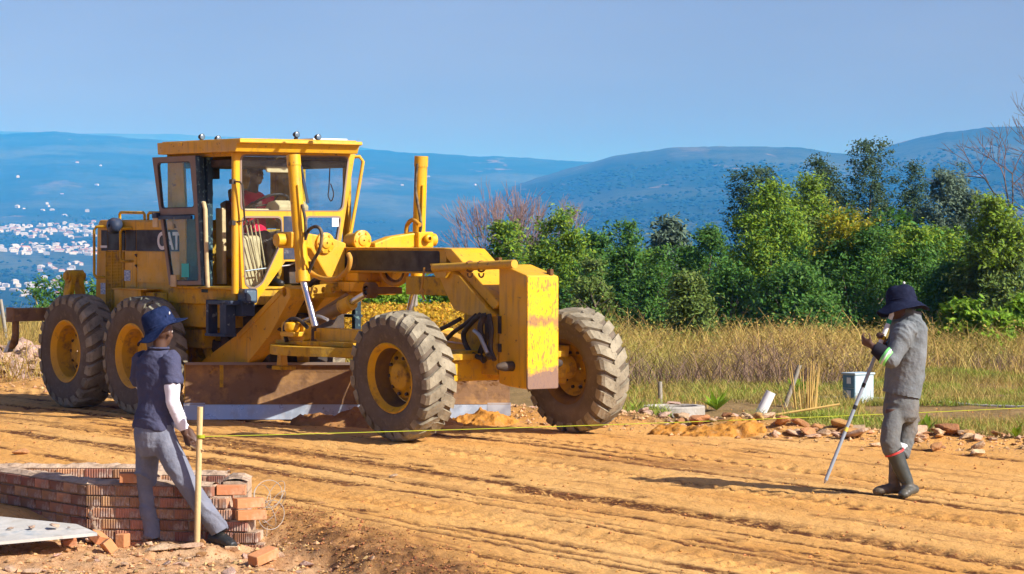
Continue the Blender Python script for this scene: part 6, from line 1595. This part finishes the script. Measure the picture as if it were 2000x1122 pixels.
bare_tree('bare_tree', 'pinkish leafless tree with a wide twiggy crown behind the push block', 1005, 344, 88, 80, BARK, TW_P, 5, 4, 5, .055, .27)
bare_tree('bare_tree', 'tall leafless tree with arching branches cut by the right frame edge', 1972, 150, 84, 80, BARK, TW_G, 12, 1, 6, .10, .55)

# grass stuff
def blades(name, x, y, h, wd, lean, mat_, seed, bend=.35, tipw=.25, zoff=0):
    rg = np.random.default_rng(seed); n = len(x); z = np.where(y < 66, gz(x, y, False), far_h(x, y)) + zoff
    a = rg.random(n) * 6.283; ld = rg.random(n) * 6.283; lm = lean * (.3 + rg.random(n)) * h
    dx, dy = np.cos(a) * wd, np.sin(a) * wd
    V = np.empty((n, 6, 3)); hs = (0, .55, 1.0)
    for i, f in enumerate(hs):
        o = lm * (f ** 1.8); w_ = 1 - (1 - tipw) * f
        for s_, j in ((-1, 2 * i), (1, 2 * i + 1)):
            V[:, j, 0] = x + np.cos(ld) * o + s_ * dx * w_; V[:, j, 1] = y + np.sin(ld) * o + s_ * dy * w_; V[:, j, 2] = z + h * f * (1 - bend * .5 * f * (lm / h))
    F = np.array([[0, 1, 3, 2], [2, 3, 5, 4]])[None] + 6 * np.arange(n)[:, None, None]
    o = link(name, fast_mesh(name, V.reshape(-1, 3), F.reshape(-1, 4), mat_)); o['kind'] = 'stuff'; return o
def specks(name, x, y, z, s, mat_, seed):
    rg = np.random.default_rng(seed); P = np.stack([x, y, z], 1); V, F = leaf_quads(P, np.tile([0, -.3, .6], (len(P), 1)), s, rg, 1.8)
    o = link(name, fast_mesh(name, V, F, mat_)); o['kind'] = 'stuff'; return o
M_DRY = leafmat('dry_straw', (.46, .33, .095), .40, .25, var=[((.36, .22, .06), .5, .45, .6, .6), ((.28, .27, .05), .35, .50, .62, .8)])
M_DRYS = leafmat('dry_seed_heads', (.40, .29, .07), .40, .25, var=[((.26, .27, .04), .4, .46, .6, .9), ((.30, .15, .05), .7, .56, .66, .6)])
M_BRUSH = leafmat('grey_brown_brush', (.20, .13, .085), .45, .15)
M_GOLD = leafmat('golden_grass', (.50, .30, .02), .40, .3)
M_GRN = leafmat('green_grass', (.27, .34, .045), .35, .35, var=[((.38, .30, .09), .8, .45, .60, .85), ((.20, .14, .06), 1.7, .57, .68, .75)])
def dens(x, y, s, sc=.35): return .55 + 1.1 * fbm(x * sc, y * sc, s, 3)
def scatter_xy(n, d0, d1, u0, u1, s, rg, sc=.35, front=None):
    d = np.sqrt(d0 ** 2 + (d1 ** 2 - d0 ** 2) * rg.random(n)); x = (u0 + (u1 - u0) * rg.random(n) - 1000) / FPX * d
    k = rg.random(n) < dens(x, d, s, sc)
    if front is not None: k &= front(x, d)
    return x[k], d[k]
rg = G_()
def dry_front(x, y): return y > 38.2 + 2.4 * vn(x * .45, y * .1, 71) + 1.2 * vn(x * 1.3, y * .3, 72)
x, y = scatter_xy(95000, 36, 56, -250, 2300, 70, rg, .3, dry_front)
hh = (.30 + .40 * rg.random(len(x)) + .35 * (rg.random(len(x)) < .06)) * (.8 + .5 * fbm(x * .25, y * .25, 72, 3)); k = rg.random(len(x))
blades('dry_grass', x, y, hh, .004 + .005 * rg.random(len(x)), .85, M_DRY, 1)
ii = rg.integers(0, len(x), 36000); zt = gz(x[ii], y[ii], False) + hh[ii] * (.45 + .6 * rg.random(36000))
specks('dry_grass', x[ii] + rg.normal(0, .14, 36000), y[ii] + rg.normal(0, .14, 36000), zt, .021, M_DRYS, 2)
KP0, KP1 = gpt(1560, 786), gpt(2150, 812)
def off_path(x, y):
    yl = np.interp(x, [KP0.x, KP1.x], [KP0.y, KP1.y]); return (x < KP0.x + .6) | (y < yl - 1.9) | (y > yl + .35)
def brush_front(x, y): return off_path(x, y) & (y > 36.2 + 2 * vn(x * .5, y * .1, 77)) & (fbm(x * .6, y * .6, 75, 2) > .0)
x2, y2 = scatter_xy(26000, 35, 42, 1150, 2200, 74, rg, .5, brush_front)
blades('dry_brush', x2, y2, .25 + .55 * rg.random(len(x2)) * (.6 + fbm(x2 * .5, y2 * .5, 76, 2)), .006, 1.0, M_BRUSH, 3)
def gold(x, y): return y > 41
x3, y3 = scatter_xy(30000, 41, 47, 560, 960, 78, rg, .6, gold)
blades('golden_grass', x3, y3, .5 + .35 * rg.random(len(x3)), .008, .25, M_GOLD, 4)
ii = rg.integers(0, len(x3), 26000); specks('golden_grass', x3[ii] + rg.normal(0, .1, 26000), y3[ii] + rg.normal(0, .1, 26000), gz(x3[ii], y3[ii], False) + (.35 + .5 * rg.random(26000)), .035, M_GOLD, 5)
x4, y4 = scatter_xy(9000, 40, 52, -60, 260, 79, rg, .6)
blades('dry_grass', x4, y4, .35 + .35 * rg.random(len(x4)), .008, .3, M_DRY, 6)
def verge_front(x, y):
    u, v = road_uv(x, y); q = v - edge_v(u); return off_path(x, y) & (q > .40 + .5 * vn(x * .7, y * .7, 81)) & (y < 39.5) & (fbm(x * .5, y * .5, 82, 3) > -.36)
x5, y5 = scatter_xy(215000, 26, 40, 1080, 2250, 80, rg, .5, verge_front)
tall = fbm(x5 * .9, y5 * .9, 83, 2)
blades('verge_grass', x5, y5, (.03 + .07 * rg.random(len(x5))) * (1 + 2.2 * np.maximum(0, tall)), .006, .8, M_GRN, 7)
x6, y6 = scatter_xy(20000, 27, 40, 1080, 2250, 84, rg, .5, verge_front)
blades('verge_grass', x6, y6, .08 + .16 * rg.random(len(x6)), .004, .8, M_DRY, 8)
x7, y7 = scatter_xy(9000, 36, 46, -100, 700, 85, rg, .6, lambda x, y: (road_uv(x, y)[1] - edge_v(road_uv(x, y)[0])) > 1.6)
blades('verge_grass', x7, y7, .1 + .25 * rg.random(len(x7)), .006, .6, M_GRN, 9)
# single plants on the verge
def clump(name, label, u, v, d, n, h, w_, m, spread=.06, lean=.35, cat='plant', seed=1):
    rr = random.Random(seed); x = (u - 1000) / FPX * d; z = gzs(x, d); t = thing(name, label, cat, (x, d, z)); 
    for i in range(n):
        b = MB(); a = rr.random() * 6.283; L = h * rr.uniform(.55, 1.05); ln = lean * rr.uniform(.2, 1.2) * L
        p0 = Vector((math.cos(a) * spread * rr.random(), math.sin(a) * spread * rr.random(), -.02)); p2 = p0 + Vector((math.cos(a) * ln, math.sin(a) * ln, L)); p1 = p0.lerp(p2, .5) + Vector((0, 0, L * .06))
        b.tube([p0, p1, p2], [w_, w_ * .9, w_ * .3], 5); b.build('stem', m, t)
    return t
M_REED = mat('straw_reed', (.56, .38, .12), .8, .1)
clump('reed_clump', 'clump of tall straw-coloured dry reeds standing by the white pipe', 1578, 825, 30.5, 26, .62, .007, M_REED, .13, .16, seed=2)
clump('dry_stalk', 'two long bare stalks rising above the straw-coloured reed clump', 1572, 822, 30.8, 3, .68, .006, M_REED, .03, .10, seed=5)
def leafy(label, u, v, s, n, seed, m=LF_LM):
    p = gpt(u, v); rr = random.Random(seed); t = thing('leafy_weed', label, 'plant', p)
    for i in range(n):
        a = rr.random() * 6.283; L = s * rr.uniform(.6, 1.1); el = rr.uniform(.5, 1.3); d = Vector((math.cos(a) * math.cos(el), math.sin(a) * math.cos(el), math.sin(el))); sd_ = d.cross(Vector((0, 0, 1))).normalized() * L * .16
        b = MB(); b.add([(0, 0, 0), d * L * .45 + sd_, d * L + Vector((0, 0, -.08 * L)), d * L * .45 - sd_], [(0, 1, 2, 3)]); b.build('leaf', m, t)
leafy('bright green broad-leaved weed on the rubble behind the walking man', 1806, 856, .22, 16, 1)
leafy('small green weed at the left side of the concrete ring', 1243, 806, .16, 12, 2)
leafy('green leafy weed by the leaning post above the white pipe', 1556, 772, .26, 20, 3)
leafy('bushy green weed right of the concrete ring', 1400, 806, .28, 22, 4)
leafy('small weed in the rubble near the right frame edge', 1985, 880, .18, 12, 6)

# ================================================================== THINGS ON THE VERGE
M_CONC = mat('grey_concrete', (.40, .38, .33), .9, .1, var=[((.28, .25, .2), 5, .45, .65, .7), ((.55, .53, .48), 12, .55, .7, .6)], bump=.006, bscale=30)
rp = gpt(1320, 815); rp.y += .35; rp.z = gzs(rp.x, rp.y)
ring = thing('manhole_ring', 'low grey concrete manhole ring behind the orange soil heap', 'concrete ring', rp)
b = MB(); b.lathe([(-.1, .33), (.10, .33), (.115, .32), (.115, .25), (.10, .24), (-.1, .24), (-.1, .33)], 32, 0, None, False, 'Z'); b.build('collar', M_CONC, ring)
q = Vector((rp.x - .02, rp.y, rp.z + .14)); rock(q, .2, 1, 'flat stones lying on top of the concrete ring', None, (.1, .05, .4), (.24, .2, .10))
def post(u, vb, vt, ut, r, m, name, label, cat, d=None, n=10, sub=None):
    p = gpt(u, vb) if d is None else at(u, vb, d); e = at(ut, vt, p.y); t = thing(name, label, cat, p)
    b = MB(); dv = (e - p); b.tube([-dv * .12, dv * .5, dv], [r, r, r * .95], n); b.build('shaft', m, t); return t
post(1290, 790, 746, 1289, .026, M_WGREY, 'marker_post', 'short weathered grey post standing behind the concrete ring', 'post')
post(1533, 792, 713, 1562, .026, M_WGREY, 'marker_post', 'grey timber post leaning right between the white pipe and the reeds', 'post')
post(1478, 836, 766, 1506, .055, M_WHITE, 'plastic_pipe', 'fat white plastic pipe leaning out of the rubble', 'pipe', n=18)
post(1470, 842, 790, 1640, .012, M_REED, 'dry_stalk', 'long straw-coloured stalk leaning across behind the white pipe', 'plant')
post(14, 672, 585, 1, .028, M_WGREY, 'fence_post', 'grey post at the left frame edge beside the ripper', 'post', 43)
post(812, 640, 560, 810, .04, M_WGREY, 'fence_post', 'brown post in the golden grass seen under the grader beam', 'post', 44)
# utility kiosk
kp = at(1676, 783, 33.4); kp.z = gzs(kp.x, kp.y)
kiosk = thing('utility_kiosk', 'pale blue utility meter box standing in the verge grass', 'utility box', kp, (0, 0, R(33)))
kiosk.scale = (.86, .86, .78)
M_KIO = mat('pale_blue_kiosk', (.40, .52, .56), .5, .3, var=[((.45, .38, .28), 4, .5, .75, .4)]); M_KIOD = mat('grey_blue_kiosk_door', (.10, .22, .30), .5, .3, var=[((.35, .34, .28), 5, .55, .75, .4)])
b = MB(); b.box((-.16, -.13, -.1), (.16, .13, .43)); b.box((-.175, -.145, .43), (.175, .145, .46)); b.build('cabinet', M_KIO, kiosk, .008)
for z0_, z1_ in ((.24, .42), (.02, .23)):
    b = MB(); b.box((-.168, -.12, z0_), (-.16, .12, z1_)); dr = b.build('door', M_KIOD, kiosk, .004)
    b = MB(); b.box((-.172, -.05, z0_ + .06), (-.168, .03, z1_ - .03)); b.build('label_plate', M_WHITE, dr)
# concrete kerb and strip of paved path behind the walking man
def strip(name, uv_pts, wid, h, m, z=0):
    b = MB(); pts = [gpt(u, v) for u, v in uv_pts]; V = []; Fc = []
    for i, p in enumerate(pts):
        t = (pts[min(i + 1, len(pts) - 1)] - pts[max(i - 1, 0)]); t.z = 0; t.normalize(); n_ = Vector((-t.y, t.x, 0))
        zz = .25 + z
        V += [Vector((p.x, p.y, zz - .15)), Vector((p.x, p.y, zz + h)), Vector((p.x, p.y, zz + h)) + n_ * wid, Vector((p.x, p.y, zz - .15)) + n_ * wid]
    k = len(pts)
    for i in range(k - 1):
        for j in range(4): Fc.append((i * 4 + j, i * 4 + (j + 1) % 4, (i + 1) * 4 + (j + 1) % 4, (i + 1) * 4 + j))
    Fc += [(0, 1, 2, 3), (4 * k - 1, 4 * k - 2, 4 * k - 3, 4 * k - 4)]
    b.add(V, Fc); o = b.build(name, m, None, .01); o['kind'] = 'structure'; return o
M_PATH = mat('grey_path', (.22, .21, .185), .95, .05, var=[((.30, .27, .2), 3, .45, .65, .6)], bump=.006, bscale=30)
strip('kerb', [(1560, 782), (1760, 787), (1900, 795), (2150, 808)], .14, .045, M_CONC)
strip('path', [(1790, 806), (1900, 812), (2150, 826)], .8, -.01, M_PATH)
# blue printed hoarding behind the bushes and the blue pieces under the neck
M_BLU = mat('blue_sign_print', (.012, .09, .42), .5, .3, var=[((.55, .6, .7), 5, .62, .66, .9), ((.45, .08, .12), 8, .66, .69, .9)])
hp_ = at(700, 640, 49); hz_ = gzs(hp_.x, hp_.y)
hoard = thing('sign_board', 'blue printed sign board with white and red marks seen behind the grader linkage', 'sign', (hp_.x, hp_.y, hz_))
tz = at(700, 528, 49).z - hz_; bz = at(700, 600, 49).z - hz_
b = MB(); b.box((-.32, -.02, bz), (.32, .02, tz)); b.build('panel', M_BLU, hoard, .01)
for sx in (-.25, .25): b = MB(); b.box((sx - .03, .02, -.1), (sx + .03, .07, tz)); b.build('leg', M_WGREY, hoard)
hp_ = at(890, 640, 54); hz_ = gzs(hp_.x, hp_.y)
tarp = thing('water_tank', 'blue plastic tank half hidden by bushes, seen under the grader neck', 'tank', (hp_.x, hp_.y, hz_))
tz = at(890, 576, 54).z - hz_
b = MB(); b.lathe([(-.1, .36), (tz * .8, .36), (tz * .93, .30), (tz, .12), (tz, .001)], 24, 0, None, True, 'Z'); b.build('shell', mat('blue_plastic', (.012, .10, .45), .4, .4), tarp)
b = MB(); b.lathe([(tz, .10), (tz + .05, .10), (tz + .05, .001)], 16, 0, None, False, 'Z'); b.build('lid', M_WHITE, tarp)

# ================================================================== FAR TOWN AND WOODS
M_HW = mat('pale_house_wall', (.44, .43, .40), .8, .1, rnd=.22); M_HR = [mat('pale_roof', (.42, .40, .38), .7, .2, rnd=.2), mat('red_tiled_roof', (.36, .20, .14), .8, .1, rnd=.2), mat('grey_roof', (.30, .31, .33), .7, .2, rnd=.2)]
def house_mesh(kind, l, w_, h):
    b = MB(); b.box((-l / 2, -w_ / 2, -6), (l / 2, w_ / 2, h), 0)
    r_ = w_ * .30; o = .6
    b.add([(-l / 2 - o, -w_ / 2 - o, h), (l / 2 + o, -w_ / 2 - o, h), (l / 2 + o, w_ / 2 + o, h), (-l / 2 - o, w_ / 2 + o, h), (-l / 2 + w_ * .3, 0, h + r_), (l / 2 - w_ * .3, 0, h + r_)], [(0, 1, 5, 4), (2, 3, 4, 5), (1, 2, 5), (3, 0, 4), (3, 2, 1, 0)], 1)
    me = b.mesh('house'); me.materials.append(M_HW); me.materials.append(M_HR[kind]); return me
HM = [[house_mesh(k, l, w_, h) for (l, w_, h) in ((14, 9, 3.4), (18, 9, 3.2), (11, 9, 5.8))] for k in range(3)]
HL = ['white-roofed house in the hazy valley town far behind the grader', 'red-roofed house in the hazy valley town far behind the grader', 'grey-roofed house in the hazy valley town far behind the grader']
HG = ['white-roofed houses of the valley town', 'red-roofed houses of the valley town', 'grey-roofed houses of the valley town']
rr = random.Random(11); nh = 0; tries = 0
def d_for(u, v):
    dsx = np.geomspace(2300, 8000, 200); x = (u - 1000) / FPX * dsx; z = far_h(x, dsx); vv = HOR - (z - CAMZ) / dsx * FPX
    j = int(np.argmin(np.abs(vv - v))); return float(dsx[j])
bands = [(0, 185, 436, 470, 100), (0, 185, 474, 502, 95), (0, 190, 395, 430, 8), (-60, 175, 540, 585, 44), (60, 170, 505, 540, 14), (0, 300, 340, 392, 3), (90, 230, 290, 330, 2), (720, 960, 330, 400, 3)]
for (u0, u1, v0, v1, n_) in bands:
    for _ in range(n_):
        u = rr.uniform(u0, u1); v = rr.triangular(v0, v1); d = d_for(u, v); k = rr.choices((0, 1, 2), (6, 3, 1))[0]
        p = far_pt(u, d); o = link('house', rr.choice(HM[k])); o.location = p; o.rotation_euler = (0, 0, rr.uniform(-.5, .9)); s = rr.uniform(.34, .68); o.scale = (s, s, s)
        tag(o, HL[k], 'house', HG[k])
def far_trees():
    rg = np.random.default_rng(21); n = 14000
    d = 2200 + (5200 - 2200) * rg.random(n) ** 1.1; u = -150 + 2350 * rg.random(n); x = (u - 1000) / FPX * d
    k = (fbm(x / 160, d / 260, 90, 3) + .25 * (u > 1100) + rg.normal(0, .12, n)) > .02; x = x[k]; d = d[k]; n = len(x); z = far_h(x, d)
    s = 2.2 + 3.2 * rg.random(n) ** 1.8; base = np.array([[1, 0, .3], [.3, .95, .35], [-.8, .6, .3], [-.8, -.6, .35], [.3, -.95, .3], [0.1, 0, .95], [0, 0, -.4]]) 
    V = base[None] * (.75 + .5 * rg.random((n, 7, 1))) * s[:, None, None]; V = V + np.stack([x, d, z], 1)[:, None]
    F = np.array([[i, (i + 1) % 5, 5] for i in range(5)] + [[(i + 1) % 5, i, 6] for i in range(5)])[None] + 7 * np.arange(n)[:, None, None]
    o = link('distant_woods', fast_mesh('distant_woods', V.reshape(-1, 3), F.reshape(-1, 3), mat('distant_woods', (.014, .036, .018), .95, .05, rnd=.4, rnd_src='isl'))); o['kind'] = 'stuff'
far_trees()
